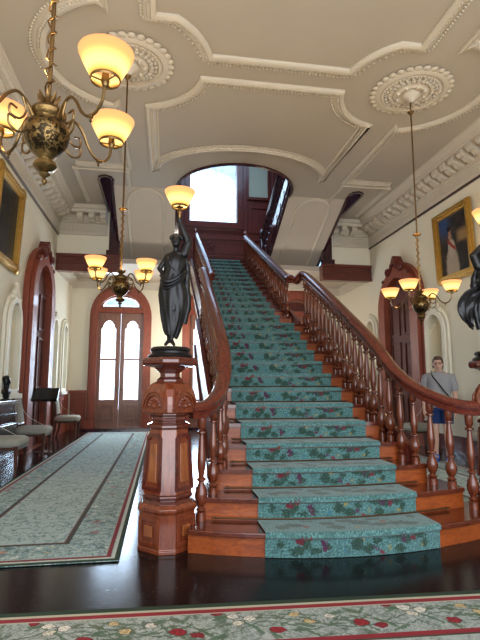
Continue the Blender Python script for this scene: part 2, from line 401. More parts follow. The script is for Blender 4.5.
def arch_hole(c, half, z0, spring, top, n=12, pointed=0):
    pts = [(c-half, z0), (c+half, z0)]
    h = top-spring
    if pointed:
        pr = [(1,0),(.985,.16),(.94,.32),(.85,.50),(.71,.67),(.53,.81),(.33,.91),(.14,.975),(0,1.0)]
        pts += [(c+half*a, spring+h*b) for a, b in pr]+[(c-half*a, spring+h*b) for a, b in pr[::-1][1:]]
    else:
        pts += arc(c, spring, half, 0, 180, n, h)
    return pts
def side_wall(name, x, s, niches):
    mb = MB(); f = fX(x, s)
    holes = [arch_hole(c, .2 if small else .29, z0, sp, tp, 10) for c, small, z0, sp, tp in niches]
    mb.slab([(-2,0),(YB,0),(YB,ZC),(-2,ZC)], holes, f, 0, .22)
    w = mb.build(name, M['wall'], kind='structure')
    for i, hol in enumerate(holes):        # curved back of each niche
        c, small, z0, sp, tp = niches[i]; half = .2 if small else .29
        rings = []
        for k in range(9):
            a = PI*k/8; u = c+half*math.cos(a); dep = .03+.18*math.sin(a)
            zt = sp+(tp-sp)*math.sqrt(max(0, 1-((u-c)/half)**2))
            rings.append([f(u, z0, dep), f(u, (z0+sp)/2, dep), f(u, sp, dep), f(u, max(zt, sp+.001), dep*.8+.01)])
        mb = MB(); mb.loft(rings, cap=False, closed=False); mb.build('niche_back', M['niche'], w, smooth=True)
        mb = MB()
        for ex, th in ((.17,-.05),(.10,-.085)):
            mb.slab(arch_hole(c, half+ex, z0-.12, sp, tp+ex, 14), [arch_hole(c, half+(.006 if ex < .15 else .016), z0-(.0 if ex < .15 else .008), sp, tp+(.006 if ex < .15 else .016), 14)], f, 0, th)
        mb.box(*sorted((x, x-s*.12)), c-half-.2, c+half+.2, z0-.16, z0-.08)
        # crest of leaves at the head
        kk = .55 if small else 1
        for du, dz, rr in ((0,.20,.085),(-.12,.15,.06),(.12,.15,.06),(-.22,.06,.05),(.22,.06,.05),(0,.30,.05)):
            mb.ball((x-s*.05, c+du*kk, tp+.02+dz*kk), (.05, rr*kk, rr*kk), nu=8, nv=5)
        mb.build('niche_surround', M['niche_trim'], w, smooth=True)
    return w
NL = [(8.78,0,1.15,2.25,2.62),(11.95,1,1.15,2.5,2.75),(13.15,1,1.15,2.5,2.75),(6.6,0,1.15,2.25,2.62)]
NR = [(8.95,0,1.15,2.25,2.62),(11.95,1,1.15,2.62,2.88),(13.15,1,1.15,2.62,2.88),(7.15,0,1.15,2.25,2.62),(6.2,0,1.15,2.25,2.62)]
side_wall('wall_left', XL, -1, NL); side_wall('wall_right', XR, 1, NR)

# back wall with three arched door openings, and the timbered wall of the upper landing
DOORS = [-1.2, 1.41, 4.02]
MB().slab([(XL,0),(XR,0),(XR,4.25),(XL,4.25)], [arch_hole(c, .70, .004, 3.18, 3.86, 14) for c in DOORS], fY(YB), 0, .25).build('wall_back', M['wall'], kind='structure')
WX0, WX1, WZ0, WZ1 = .72, 2.16, 6.14, 8.5
up = MB().slab([(-1.6,4.36),(4.6,4.36),(4.6,9),(-1.6,9)], [[(WX0,WZ0),(WX1,WZ0),(WX1,WZ1),(WX0,WZ1)]], fY(YB), 0, .25).build('wall_back_upper', M['red'], kind='structure')
mb = MB()
for z0, z1, d in ((5.60,5.70,.08),(5.06,5.12,.05),(5.70,5.74,.05)): mb.box(-1.55, 4.55, YB-d, YB, z0, z1)
for i in range(26):
    x = -1.4+i*.23; mb.box(x, x+.03, YB-.02, YB, 4.36, 5.06)
for i in range(6):
    x = -1.2+i*.95; mb.slab([(x,5.16),(x+.8,5.16),(x+.8,5.56),(x,5.56)], [[(x+.06,5.22),(x+.74,5.22),(x+.74,5.50),(x+.06,5.50)]], fY(YB,-1), 0, .03)
for x in (.42, 2.36, 3.28): mb.box(x, x+.11, YB-.07, YB, 5.72, 9)
mb.slab([(2.52,5.85),(3.22,5.85),(3.22,6.75),(2.52,6.75)], [[(2.62,5.95),(3.12,5.95),(3.12,6.65),(2.62,6.65)]], fY(YB,-1), 0, .04)
# carved scroll over the panelling
for sx in (-1, 1):
    mb.tube([(1.35+sx*(.02+.12*math.cos(a*.6)), YB-.09, 5.36+.07*math.sin(a)) for a in [k*.5 for k in range(10)]], .018)
mb.build('panelling', M['red'], up)
w = structure('window_1', (1.44,YB,WZ0))
MB().slab([(WX0-.14,WZ0-.14),(WX1+.14,WZ0-.14),(WX1+.14,WZ1+.1),(WX0-.14,WZ1+.1)], [[(WX0,WZ0),(WX1,WZ0),(WX1,WZ1),(WX0,WZ1)]], fY(YB,-1), 0, .08).build('window_frame', M['red'], w)
MB().box(WX0-.2, WX1+.2, YB-.16, YB, WZ0-.2, WZ0-.12).build('window_sill', M['redx'], w)
MB().box(WX0, WX1, YB+.08, YB+.095, WZ0, WZ1).build('pane', M['glass'], w)
w = structure('window_2', (2.8,YB,7))
MB().slab([(2.46,6.92),(3.2,6.92),(3.2,8.6),(2.46,8.6)], [[(2.53,7.0),(3.13,7.0),(3.13,8.5),(2.53,8.5)]], fY(YB,-1), 0, .07).build('window_frame', M['red'], w)
MB().box(2.53, 3.13, YB-.03, YB-.012, 7.0, 8.5).build('blind', M['blind'], w)
# outside: veranda arch beyond the landing window
MB().slab([(-5,4),(8,4),(8,12),(-5,12)], [arch_hole(.75, 2.6, 4.3, 7.6, 9.35, 20)], fY(17.2), 0, .4).build('wall_veranda', M['outside'], kind='structure')
# stairwell shaft above the ceiling
MB().box(-1.75,-1.6,8.4,YB,5.62,9).build('wall_stairwell_left', M['red'], kind='structure')
MB().box(4.6,4.75,8.4,YB,5.62,9).build('wall_stairwell_right', M['red'], kind='structure')
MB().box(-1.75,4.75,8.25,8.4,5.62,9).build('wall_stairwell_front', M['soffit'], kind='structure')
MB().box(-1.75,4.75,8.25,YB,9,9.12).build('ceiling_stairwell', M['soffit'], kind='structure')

# ceiling with the arched stairwell opening and the two narrow slots
def oc(o, y): return (CO+o, y)
half = [(1.28, 10.3)]+[(1.28*math.cos(a), 10.2-1.36*math.sin(a)) for a in [PI/2*i/12 for i in range(13)]]
slot = [(2.90,Y1),(2.90,10.0),(2.86,9.87),(2.75,9.80),(2.64,9.85),(2.60,10.0),(2.60,10.3)]
edge = [oc(*p) for p in slot]+[oc(*p) for p in half]
edge += [oc(-a, b) for a, b in ([p for p in slot]+[p for p in half])[::-1][1:]]
outer = [(XL,-2),(XR,-2),(XR,Y1)]+edge+[(XL,Y1)]
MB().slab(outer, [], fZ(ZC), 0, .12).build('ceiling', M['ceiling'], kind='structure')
MB().plan([oc(a,b) for a,b in half]+[oc(-a,b) for a,b in half[::-1][1:]], [(-.02,-.035),(.03,-.035),(.03,.5),(-.02,.5)], ZC).build('trim_1', M['dark'], kind='structure', smooth=True)
for sgn, nm in ((1,'trim_2'),(-1,'trim_3')):
    MB().plan([oc(sgn*a,b) for a,b in slot[:-1]], [(-.025,-.03),(.025,-.03),(.025,.9),(-.025,.9)], ZC).build(nm, M['dark'], kind='structure', smooth=True)

# plaster mouldings on the ceiling
tn = [3]
def trim(): tn[0] += 1; return 'trim_%d' % tn[0]
MP = [(-.085,0),(-.085,-.03),(-.055,-.055),(-.02,-.055),(-.01,-.035),(.02,-.035),(.03,-.02),(.06,-.02),(.085,0)]
def moulding(pts, closed=False, flip=False, small=False):
    pr = [((-u if flip else u)*(.55 if small else 1), z) for u, z in MP]
    if flip: pr = pr[::-1]
    mb = MB(); mb.plan(pts, pr, ZC+.001, closed)
    q = list(pts)+([pts[0]] if closed else [])
    if not small:
        mb.beads(q, .052, .022, ZC-.035)
        off = -.098 if flip else .098
        q2 = []
        for i in range(len(q)):
            a = Vector(q[max(i-1,0)]); b = Vector(q[min(i+1,len(q)-1)]); t = (b-a).normalized(); q2.append((q[i][0]+t.y*off, q[i][1]-t.x*off))
        mb.beads(q2, .05, .024, ZC-.008)
    else: mb.beads(q, .07, .02, ZC-.02)
    return mb.build(trim(), M['mould'], kind='structure', smooth=True)
RO = 2.02; RY = 6.13; RR = 1.05
a1 = arc(-RO, RY, RR, 15, 68, 10)            # concave corner round the left rosette (o,y)
# panel above the stairwell arch
left = [(-RO+RR*math.cos(math.radians(a)), RY+RR*math.sin(math.radians(a))) for a in [12+6.4*i for i in range(11)]]
def Rm(p): return [(-a,b) for a,b in p]
top = left[0]
crown = [(-1.74,9.38)]+[(-1.74*math.cos(PI*i/20), 9.38-1.16*math.sin(PI*i/20)) for i in range(1,20)]+[(1.74,9.38)]
lp = [oc(*p) for p in ([(top[0],6.35)]+left[1:]+crown+Rm(left[1:])[::-1]+[(-top[0],6.35)])]
moulding(lp, True)
# the next bay towards the front
left2 = [(-RO+RR*math.cos(math.radians(a)), RY+RR*math.sin(math.radians(a))) for a in [-14-5.2*i for i in range(9)]]
moulding([oc(*p) for p in [(-1.74,.2),(-1.74,left2[-1][1])]+left2[::-1]+Rm(left2)+[(1.74,left2[-1][1]),(1.74,.2)]], False, True)
# long side panels curving round the rosettes
for sg in (-1, 1):
    ring = [(RO+RR*1.08*math.cos(math.radians(a)), RY+RR*1.08*math.sin(math.radians(a))) for a in [-76+8.45*i for i in range(19)]]
    pts = [(2.26,.2),(2.26,5.08)]+ring+[(2.26,7.17),(2.26,9.3),(3.25,9.3)]
    moulding([oc(sg*a,b) for a,b in pts], False, sg < 0)
    moulding([oc(sg*a,b) for a,b in [(2.28,11.3),(2.28,9.5),(3.3,9.5),(3.3,11.3)]], False, sg > 0, small=True)
    moulding([oc(sg*a,b) for a,b in [(3.68,-1.5),(3.68,11.4)]], False, sg < 0, small=True)

# cornice with brackets: runs along each side wall and turns across the bulkhead
CP = [(0,4.86),(.05,4.86),(.06,4.91),(.035,4.93),(.045,5.13),(.09,5.15),(.09,5.19),(.12,5.20),(.12,5.33),(.36,5.33),(.37,5.40),(.41,5.42),(.44,5.49),(.47,5.499),(0,5.499)]
for sg in (-1, 1):
    xw = XL if sg < 0 else XR; xe = CO+sg*2.91
    path = [(xw,-1.95),(xw,Y1),(xe,Y1)]
    mb = MB(); pr = CP if sg < 0 else [(-u,z) for u,z in CP][::-1]
    mb.plan(path, pr, 0)
    def bracket(px, py, dx, dy):
        tx, ty = -dy, dx; vs = []
        prof = [(.10,5.325),(.345,5.325),(.355,5.25),(.32,5.20),(.26,5.205),(.20,5.155),(.10,5.13)]
        for k in (-.068,.068):
            vs += [(px+dx*u+tx*k, py+dy*u+ty*k, z) for u, z in prof]
        n = len(prof); mb.add(vs, [tuple(range(n)), tuple(range(2*n-1,n-1,-1))]+[(i,(i+1)%n,n+(i+1)%n,n+i) for i in range(n)])
    y = -1.8
    while y < Y1-.45: bracket(xw, y, -sg, 0); y += .27
    x = .55
    while x < abs(xe-xw): bracket(xw-sg*x, Y1, 0, -1); x += .27
    # leafy frieze
    y = 2.0
    while y < Y1-.1:
        for dz in (4.975,5.03,5.085): mb.bead((xw-sg*.045, y+(.03 if dz == 5.03 else 0), dz), .026)
        y += .065
    x = .1
    while x < abs(xe-xw):
        for dz in (4.975,5.03,5.085): mb.bead((xw-sg*x, Y1-.045, dz), .026)
        x += .065
    mb.build(trim(), M['mould'], kind='structure')
    MB().box(*sorted((xw,xw-sg*.03)), -1.9, Y1, 4.82, 4.86).build(trim(), M['dark'], kind='structure')
    # bulkhead wall over the back bay, dark beam beneath it and the string board at its end
    x0, x1 = sorted((xw, CO+sg*2.70))
    MB().box(x0, x1, Y1+.001, Y1+.2, 4.36, ZC).build('wall_bulkhead_'+('left' if sg < 0 else 'right'), M['wall'], kind='structure')
    bx0, bx1 = sorted((xw, CO+sg*2.58))
    mb = MB(); mb.box(bx0, bx1, Y1-.05, Y1+.2, 3.96, 4.36); mb.box(bx0, bx1, Y1-.09, Y1-.05, 4.30, 4.37); mb.box(bx0, bx1, Y1-.08, Y1-.05, 3.94, 4.02); mb.box(bx0,bx1,Y1-.07,Y1-.05,4.14,4.18)
    mb.build('beam_'+('left' if sg < 0 else 'right'), M['redx'], kind='structure')
    p0, p1 = sorted((CO+sg*2.60, CO+sg*2.86)); q0, q1 = sorted((CO+sg*2.60, CO+sg*2.92))
    mb = MB(); mb.box(p0, p1, Y1-.03, Y1+.12, 4.37, ZC+.9); mb.box(q0, q1, Y1-.06, Y1+.12, 4.37, 4.50); mb.build(trim(), M['dark'], kind='structure')

# landing slab, and the low ceiling beneath it
MB().box(XL, XR, Y1+.2, YB, 4.24, 4.36).build('ceiling_back_bay', M['soffit'], kind='structure')
for sg in (-1,1):
    xw = XL if sg < 0 else XR
    pr = [(0,3.98),(.03,3.98),(.05,4.05),(.12,4.14),(.16,4.16),(.16,4.239),(0,4.239)]
    pr = pr if sg < 0 else [(-u,z) for u,z in pr][::-1]
    MB().plan([(xw,Y1+.2),(xw,YB-.001),(xw-sg*.5,YB-.001)], pr, 0).build(trim(), M['mould'], kind='structure')
MB().plan([(XL+.5,YB-.001),(XR-.5,YB-.001)], [(0,3.98),(.03,3.98),(.05,4.05),(.12,4.14),(.16,4.16),(.16,4.239),(0,4.239)], 0).build(trim(), M['mould'], kind='structure')
for sg in (-1,1):
    mb = MB(); c = (CO+sg*3.2, 13.0)
    mb.plan(arc(c[0],c[1],.38,0,360,24)[:-1], [(-.05,0),(-.05,-.03),(.05,-.03),(.05,0)], 4.24, True)
    mb.ball((c[0],c[1],4.235), (.14,.14,.05)); mb.build(trim(), M['mould'], kind='structure')

# wainscot and baseboards
def wains(name, fn, u0, u1, n):
    mb = MB(); mb.slab([(u0,0),(u1,0),(u1,1.05),(u0,1.05)], [], fn, 0, .03); mb.slab([(u0,1.0),(u1,1.0),(u1,1.08),(u0,1.08)], [], fn, .03, .07); mb.slab([(u0,0),(u1,0),(u1,.2),(u0,.2)], [], fn, .03, .06)
    w = (u1-u0)/n
    for i in range(n):
        a = u0+i*w+.08; b = u0+(i+1)*w-.08
        mb.slab([(a,.3),(b,.3),(b,.9),(a,.9)], [[(a+.05,.35),(b-.05,.35),(b-.05,.85),(a+.05,.85)]], fn, .03, .05)
        mb.slab([(a+.12,.44),(b-.12,.44),(b-.12,.76),(a+.12,.76)], [], fn, .03, .045)
    mb.build(name, M['door_red'], kind='structure')
wains('baseboard_left_panelled', fX(XL,1), 11.65, YB-.07, 4)
wains('baseboard_back_left', fY(YB,-1), XL+.07, -2.08, 1)
wains('baseboard_back_middle', fY(YB,-1), -.33, .52, 1)
wains('baseboard_back_middle_right', fY(YB,-1), 2.30, 3.14, 1)
wains('baseboard_back_right', fY(YB,-1), 4.90, XR-.07, 1)
wains('baseboard_right_panelled', fX(XR,-1), 11.65, YB-.07, 4)
MB().box(XL,XL+.03,-1.9,9.4,0,.28).build('baseboard_left', M['red'], kind='structure')
MB().box(XR-.03,XR,-1.9,9.4,0,.28).build('baseboard_right', M['red'], kind='structure')

# arched double doors in the back wall
for i, c in enumerate(DOORS):
    d = structure('door_%d' % (i+1), (c,YB,0)); f = fY(YB,-1)
    mb = MB()
    for ex, th, zt in ((.86,.08,4.12),(.78,.13,4.02)):
        mb.slab(arch_hole(c, ex, 0, 3.18, zt, 18), [arch_hole(c, .64+(.012 if ex > .8 else 0), .001+.001*(ex > .8), 3.18, 3.80+(.012 if ex > .8 else 0), 18)], f, -.02, th)
    mb.box(c-.92, c-.62, YB-.16, YB, 0, .26); mb.box(c+.62, c+.92, YB-.16, YB, 0, .26)
    mb.build('door_frame', M['door_red'], d)
    MB().box(c-.64, c+.64, YB-.10, YB+.02, 3.28, 3.42).build('transom', M['door_red'], d)
    MB().box(c-.95, c+.95, YB-.35, YB+.2, 0, .05).build('sill', M['dark'], d)
    mb = MB(); mb.slab([(c-.6,3.42)]+[(c+.6*math.cos(math.radians(180-9*k)), 3.42+.36*math.sin(math.radians(180-9*k))) for k in range(1,20)]+[(c+.6,3.42)], [], f, -.06, -.05)
    mb.build('fanlight_pane' if i < 2 else 'fanlight_panel', M['glass'] if i < 2 else M['door_dark'], d)
    mb = MB()
    mb.slab(arch_hole(c, .64, 3.41, 3.411, 3.81, 18), [arch_hole(c, .50, 3.46, 3.461, 3.74, 18)], f, -.07, .03)
    mb.build('fanlight_frame', M['door'], d)
    for s in (-1,1):
        lo, hi = sorted((c+s*.002, c+s*.655)); m = (lo+hi)/2
        oh = [(m-.20,.82),(m+.20,.82),(m+.20,2.82),(m+.15,2.86),(m+.15,2.93),(m+.08,3.03),(m,3.06),(m-.08,3.03),(m-.15,2.93),(m-.15,2.86),(m-.20,2.82)]
        mb = MB(); mb.slab([(lo,.05),(hi,.05),(hi,3.28),(lo,3.28)], [oh], f, -.07, .0); mb.box(m-.2, m+.2, YB+.01, YB+.06, 1.92, 1.97)
        mb.slab([(m-.2,.25),(m+.2,.25),(m+.2,.68),(m-.2,.68)], [[(m-.15,.3),(m+.15,.3),(m+.15,.63),(m-.15,.63)]], f, 0, .025)
        mb.slab([(m-.09,.36),(m+.09,.36),(m+.09,.57),(m-.09,.57)], [], f, 0, .02)
        lf = mb.build('door_leaf', M['door'], d)
        MB().slab(oh, [], f, -.045, -.035).build('pane' if i < 2 else 'blind_panel', M['glass'] if i < 2 else M['door_dark'], lf)
        MB().ball((c+s*.07, YB-.04, 1.12), .03).build('knob', M['brass'], lf, smooth=True)

# pointed carved doorways in the side walls
for i, (x, s, c) in enumerate(((XL,1,10.38),(XR,-1,10.30))):
    d = structure('door_%d' % (i+4), (x,c,0)); f = fX(x, s)
    mb = MB()
    for ex, th, tp, sp in ((1.02,.10,4.06,3.0),(.92,.17,3.95,3.0),(.74,.12,3.8,3.0)):
        mb.slab(arch_hole(c, ex, 0, sp, tp, pointed=1), [arch_hole(c, .60+(1.02-ex)*.06+(.03 if ex > 1 else 0), .001+.001*ex, 3.1, 3.68+(1.02-ex)*.06+(.03 if ex > 1 else 0), pointed=1)], f, 0, th)
    mb.box(*sorted((x, x+s*.22)), c-1.06, c-.62, 0, .32); mb.box(*sorted((x, x+s*.22)), c+.62, c+1.06, 0, .32)
    mb.build('door_frame', M['door_red'], d)
    mb = MB()
    mb.slab([(c-.10,3.98),(c+.10,3.98),(c+.12,4.06),(c+.08,4.09),(c+.08,4.13),(c+.04,4.15),(c+.04,4.19),(c-.04,4.19),(c-.04,4.15),(c-.08,4.13),(c-.08,4.09),(c-.12,4.06)], [], f, 0, .2)
    for sg in (-1,1):
        pts = [f(c+sg*u, z, .19) for u, z in ((.10,4.02),(.18,3.86),(.32,3.80),(.36,3.9),(.28,3.93),(.24,3.84))]
        mb.tube(catmull(pts,4), .035)
        mb.ball(f(c+sg*.60,3.70,.16), (.04,.07,.05))
    mb.build('carved_crest', M['red'], d, smooth=True)
    mb = MB(); mb.slab(arch_hole(c, .62, 0, 3.1, 3.7, pointed=1), [], f, 0, .02)
    for z0, z1 in ((.3,1.0),(1.15,2.2),(2.35,3.1)):
        for q in (-.31,.31):
            mb.slab([(c+q-.22,z0),(c+q+.22,z0),(c+q+.22,z1),(c+q-.22,z1)], [[(c+q-.17,z0+.05),(c+q+.17,z0+.05),(c+q+.17,z1-.05),(c+q-.17,z1-.05)]], f, .02, .05)
    mb.build('door_panel', M['door_dark'], d)

# ------------------------------------------------------------------ main staircase
ST = thing('staircase', (CX,Y0,0), 'grand red-brown timber staircase rising from two carved newels to the upper landing', 'staircase')
for k in range(1, 27):
    h = hw(k); hl = hw(k, -1); n = 14 if k <= 4 else 1
    yb = nosing(k)+(T1 if k < 13 else T2)+.06
    if k == 26: yb = Y1+.24
    os = [-hl+(hl+h)*i/n for i in range(n+1)]
    if k <= 4: yb = nosing(k)+.75
    fr = lambda d: [(CX+o, front(k,o)+d) for o in os]
    tp = [(CX-hl-.012, fr(0)[0][1])]+fr(0)+[(CX+h+.012, fr(0)[-1][1]),(CX+h+.012, yb),(CX-hl-.012, yb)] if k > 4 else fr(0)+[(CX+h, yb),(CX-hl, yb)]
    MB().slab(tp, [], fZ(R*k), -.036, 0).build('tread', M['tread'], ST, bevel=.012)
    MB().slab(fr(.03)+[(CX+h-.01, yb-.02),(CX-hl+.01, yb-.02)], [], fZ(R*(k-1)), 0 if k > 1 else .001, R-.036).build('riser', M['riser'] if k < 16 else M['red'], ST)
def string(side, o, ya, za, yb_, zb, depth, mat, floor=False):
    lo = [(ya,max(0.0,za-depth)),(yb_,zb-depth),(yb_,zb+.05),(ya,za+.05)]
    if floor: lo = [(ya,0.002),(ya+.5,0.002)]+lo[1:]
    x = CX+side*o
    MB().slab(lo, [], fX(x, side), 0, .05).build('string', mat, ST)
    a, b = Vector((ya,za)), Vector((yb_,zb))
    mb = MB(); mb.slab([(ya+(.5 if floor else 0),max(.02,za-depth+(.12 if floor else 0))),(yb_,zb-depth),(yb_,zb-depth+.07),(ya+(.35 if floor else 0),max(.09,za-depth+.09))], [], fX(x+side*.05, side), 0, .03)
    mb.build('string_moulding', mat, ST)
for s in (-1,1):
    string(s, .872, 4.35, R*3.6, 7.42, R*13, .42, M['red'], True)
    string(s, .715, 7.45, R*13, Y1+.1, R*26, .42, M['red'])
mb = MB(); mb.add([(CX-.86,4.85,.02),(CX+.86,4.85,.02),(CX+.86,7.45,1.79),(CX-.86,7.45,1.79),(CX-.86,4.9,.10),(CX+.86,4.9,.10),(CX+.86,7.45,1.84),(CX-.86,7.45,1.84)], [(0,1,2,3),(4,7,6,5),(0,4,5,1),(1,5,6,2),(2,6,7,3),(3,7,4,0)])
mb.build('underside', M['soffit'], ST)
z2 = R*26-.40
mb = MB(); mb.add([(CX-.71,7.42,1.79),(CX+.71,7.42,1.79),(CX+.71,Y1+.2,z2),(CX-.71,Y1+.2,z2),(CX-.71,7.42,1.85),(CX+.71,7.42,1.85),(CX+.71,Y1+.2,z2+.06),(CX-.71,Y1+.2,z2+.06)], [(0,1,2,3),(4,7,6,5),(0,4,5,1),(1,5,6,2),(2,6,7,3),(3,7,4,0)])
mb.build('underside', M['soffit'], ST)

# handrails
NO = {-1: 1.35, 1: 1.50}
YN = 3.91
RH = .80; RU = .62; OU = .65
def lowz(y): return R+RH+(R/T1)*(y-Y0)
def upz(y): return R*14+RU+(R/T2)*(y-Y14)
def rail_path(s):
    e = NO[s]-.17
    k = (e-.82)/.36
    return [(e,3.91,1.01),(.82+.27*k,3.95,1.015),(.82+.18*k,4.05,1.06),(.82+.08*k,4.25,1.17),(.82+.02*k,4.5,1.345),(.82,4.8,lowz(4.8)-.075),(.82,5.3,lowz(5.3)-.035),(.82,6.3,lowz(6.3)),(.82,7.2,lowz(7.2)),(.82,7.40,lowz(7.40)-.01)]
def goose(s): return [(.82,7.40,lowz(7.4)-.01),(.80,7.50,lowz(7.4)+.01),(.74,7.60,lowz(7.4)-.05),(OU+.02,7.68,upz(7.7)+.03),(OU,7.82,upz(7.82)),(OU,8.6,upz(8.6)),(OU,10,upz(10)),(OU,11.2,upz(11.2)),(OU,11.9,upz(11.9))]
RPROF = [(-.045,-.065),(-.055,-.03),(-.038,-.015),(-.06,.0),(-.066,.025),(-.05,.05),(-.02,.064),(.02,.064),(.05,.05),(.066,.025),(.06,0),(.038,-.015),(.055,-.03),(.045,-.065)]
samples = {}
for s in (-1,1):
    w = lambda p: Vector((CX+s*p[0], p[1], p[2]))
    path = catmull([w(p) for p in rail_path(s)], 6); samples[s] = path
    MB().sweepz(path, RPROF).build('handrail', M['rail'], ST, smooth=True)
    MB().sweepz(catmull([w(p) for p in goose(s)], 6), RPROF).build('handrail', M['rail'], ST, smooth=True)
# balusters: one turned shape of unit height, copied along both rails
BP = [(.036,0),(.036,.075),(.026,.082),(.040,.10),(.026,.118),(.021,.13),(.030,.15),(.043,.20),(.046,.24),(.040,.29),(.024,.345),(.018,.365),(.034,.38),(.034,.395),(.018,.41),(.023,.45),(.031,.52),(.031,.58),(.024,.70),(.017,.80),(.016,.825),(.033,.84),(.033,.855),(.017,.87),(.026,.885),(.031,.90),(.031,1.0)]
bal0 = MB().lathe(BP, 10).build('baluster', M['bal'], ST, origin=(0,0,0), smooth=True); first = [True]
def baluster(x, y, zb, zt):
    o = bal0 if first[0] else bal0.copy()
    if not first[0]: COL.objects.link(o)
    first[0] = False; o.parent = ST
    o.location = Vector((x,y,zb))-ST.location; o.scale = (1.1,1.1,zt-zb)
def along(path, step, start):
    out = []; d = start; acc = 0
    for a, b in zip(path[:-1], path[1:]):
        L = math.hypot(b.x-a.x, b.y-a.y)
        while acc+L >= d: out.append(a.lerp(b, (d-acc)/L)); d += step
        acc += L
    return out
for s in (-1,1):
    for p in along(samples[s], .163, .10):
        zb = tread_z(p.x-CX, p.y) if p.y < 4.55 else R*(math.floor((p.y-Y0-.04)/T1)+1)
        baluster(p.x, p.y, zb-.002, p.z-.06)
    y = 7.86
    while y < 11.85:
        k = 14+math.floor((y-Y14-.03)/T2); baluster(CX+s*OU, y, R*k-.002, upz(y)-.06); y += .183

# newel posts
def octa(c, d, e, z):
    # chamfered square standing on its corner: d to the narrow faces, e to the broad diagonal faces
    k = e*math.sqrt(2)-d; k = max(.012, k)
    return [(c[0]+a, c[1]+b, z) for a, b in ((k,-d),(d,-k),(d,k),(k,d),(-k,d),(-d,k),(-d,-k),(-k,-d))]
def newel(c):
    def sec(rows): return [octa(c, d, (d+w)/math.sqrt(2), z) for d, w, z in rows]
    P = MB().loft(sec([(.215,.06,0),(.215,.06,.025),(.205,.06,.03),(.205,.06,.27),(.22,.06,.29),(.22,.06,.31),(.19,.06,.335)])).build('newel_post', M['newel'], ST, bevel=.004)
    MB().loft(sec([(.19,.06,.335),(.165,.055,.36),(.185,.06,.375),(.185,.06,.39),(.178,.06,.40)])).build('waist_moulding', M['newel_dark'], P, bevel=.004)
    MB().loft(sec([(.178,.06,.40),(.145,.055,.875)])).build('shaft', M['newel'], P, bevel=.004)
    MB().loft(sec([(.145,.055,.875),(.165,.055,.885),(.165,.055,.905),(.125,.05,.925),(.135,.05,.945),(.125,.05,.965),(.15,.05,.98),(.15,.05,.995)])).build('neck_moulding', M['newel_dark'], P, bevel=.003)
    MB().loft(sec([(.19,.02,.99),(.205,.02,1.0),(.208,.02,1.06),(.205,.02,1.12),(.185,.025,1.175),(.145,.03,1.215),(.105,.035,1.235)])).build('head_block', M['newel'], P, bevel=.004)
    MB().loft(sec([(.10,.045,1.23),(.10,.045,1.25),(.075,.04,1.27),(.075,.04,1.30),(.11,.05,1.33),(.12,.05,1.345),(.205,.06,1.36),(.215,.06,1.375),(.215,.06,1.40),(.20,.06,1.42)])).build('cap', M['newel_dark'], P, bevel=.004)
    for q in range(4):
        a = math.radians(45+90*q); nx, ny = math.cos(a), math.sin(a); tx, ty = -ny, nx
        def g(e0, e1, z0, z1): return lambda u, v, w: (c[0]+nx*(e0+(e1-e0)*(v-z0)/(z1-z0)+w)+tx*u, c[1]+ny*(e0+(e1-e0)*(v-z0)/(z1-z0)+w)+ty*u, v)
        eb, et = (.178+.06)/1.4142, (.145+.055)/1.4142
        g1 = g(eb, et, .40, .875)
        mb = MB(); mb.slab([(-.095,.43),(.095,.43),(.078,.81),(.04,.845),(-.04,.845),(-.078,.81)], [[(-.072,.455),(.072,.455),(.058,.79),(.03,.82),(-.03,.82),(-.058,.79)]], g1, 0, .014)
        mb.build('panel_frame', M['newel_dark'], P)
        mb = MB(); mb.slab([(-.045,.49),(.045,.49),(.034,.77),(-.034,.77)], [], g1, 0, .012); mb.build('panel', M['newel_light'], P, bevel=.005)
        e = (.205+.06)/1.4142; g2 = g(e, e, 0, 1)
        mb = MB(); mb.slab([(-.10,.05),(.10,.05),(.10,.25),(-.10,.25)], [[(-.07,.08),(.07,.08),(.07,.22),(-.07,.22)]], g2, 0, .014); mb.build('base_panel_frame', M['newel'], P, bevel=.003)
        mb = MB(); mb.slab([(-.04,.11),(.04,.11),(.04,.19),(-.04,.19)], [], g2, 0, .016); mb.build('base_panel', M['newel_light'], P, bevel=.006)
        e = (.206+.02)/1.4142; g3 = lambda u, v, w, e=e, g=g: g(e, e, 0, 1)(u, v, w-.9*max(0, v-1.11)**1.5*2)
        mb = MB()
        for r0, r1, th in ((.128,.106,.020),(.098,.086,.014)):
            mb.slab([(r0*math.cos(t), 1.03+r0*1.2*math.sin(t)) for t in [PI*i/16 for i in range(17)]]+[(r1*math.cos(t), 1.03+r1*1.2*math.sin(t)) for t in [PI*i/16 for i in range(16,-1,-1)]], [], g3, -.03, th)
        for t in range(7):
            an = PI*(t+.5)/7; mb.ball(g3(.058*math.cos(an), 1.04+.062*math.sin(an), .0), (.018,.018,.018), nu=6, nv=4)
        mb.ball(g3(0,1.05,0), .026, nu=8, nv=5)
        mb.build('carved_arch', M['newel'], P)
    return P
NEW = {s: (CX+s*NO[s], YN) for s in (-1,1)}
for s in (-1,1): newel(NEW[s])
# little posts at the top of the stair
for s in (-1,1):
    MB().lathe([(.05,4.36),(.05,4.95),(.035,4.97),(.06,5.0),(.045,5.05),(.03,5.07),(.05,5.12),(.03,5.17),(.0,5.2)], 12, (CX+s*OU,12.0,0)).build('landing_post', M['rail'], ST, smooth=True)

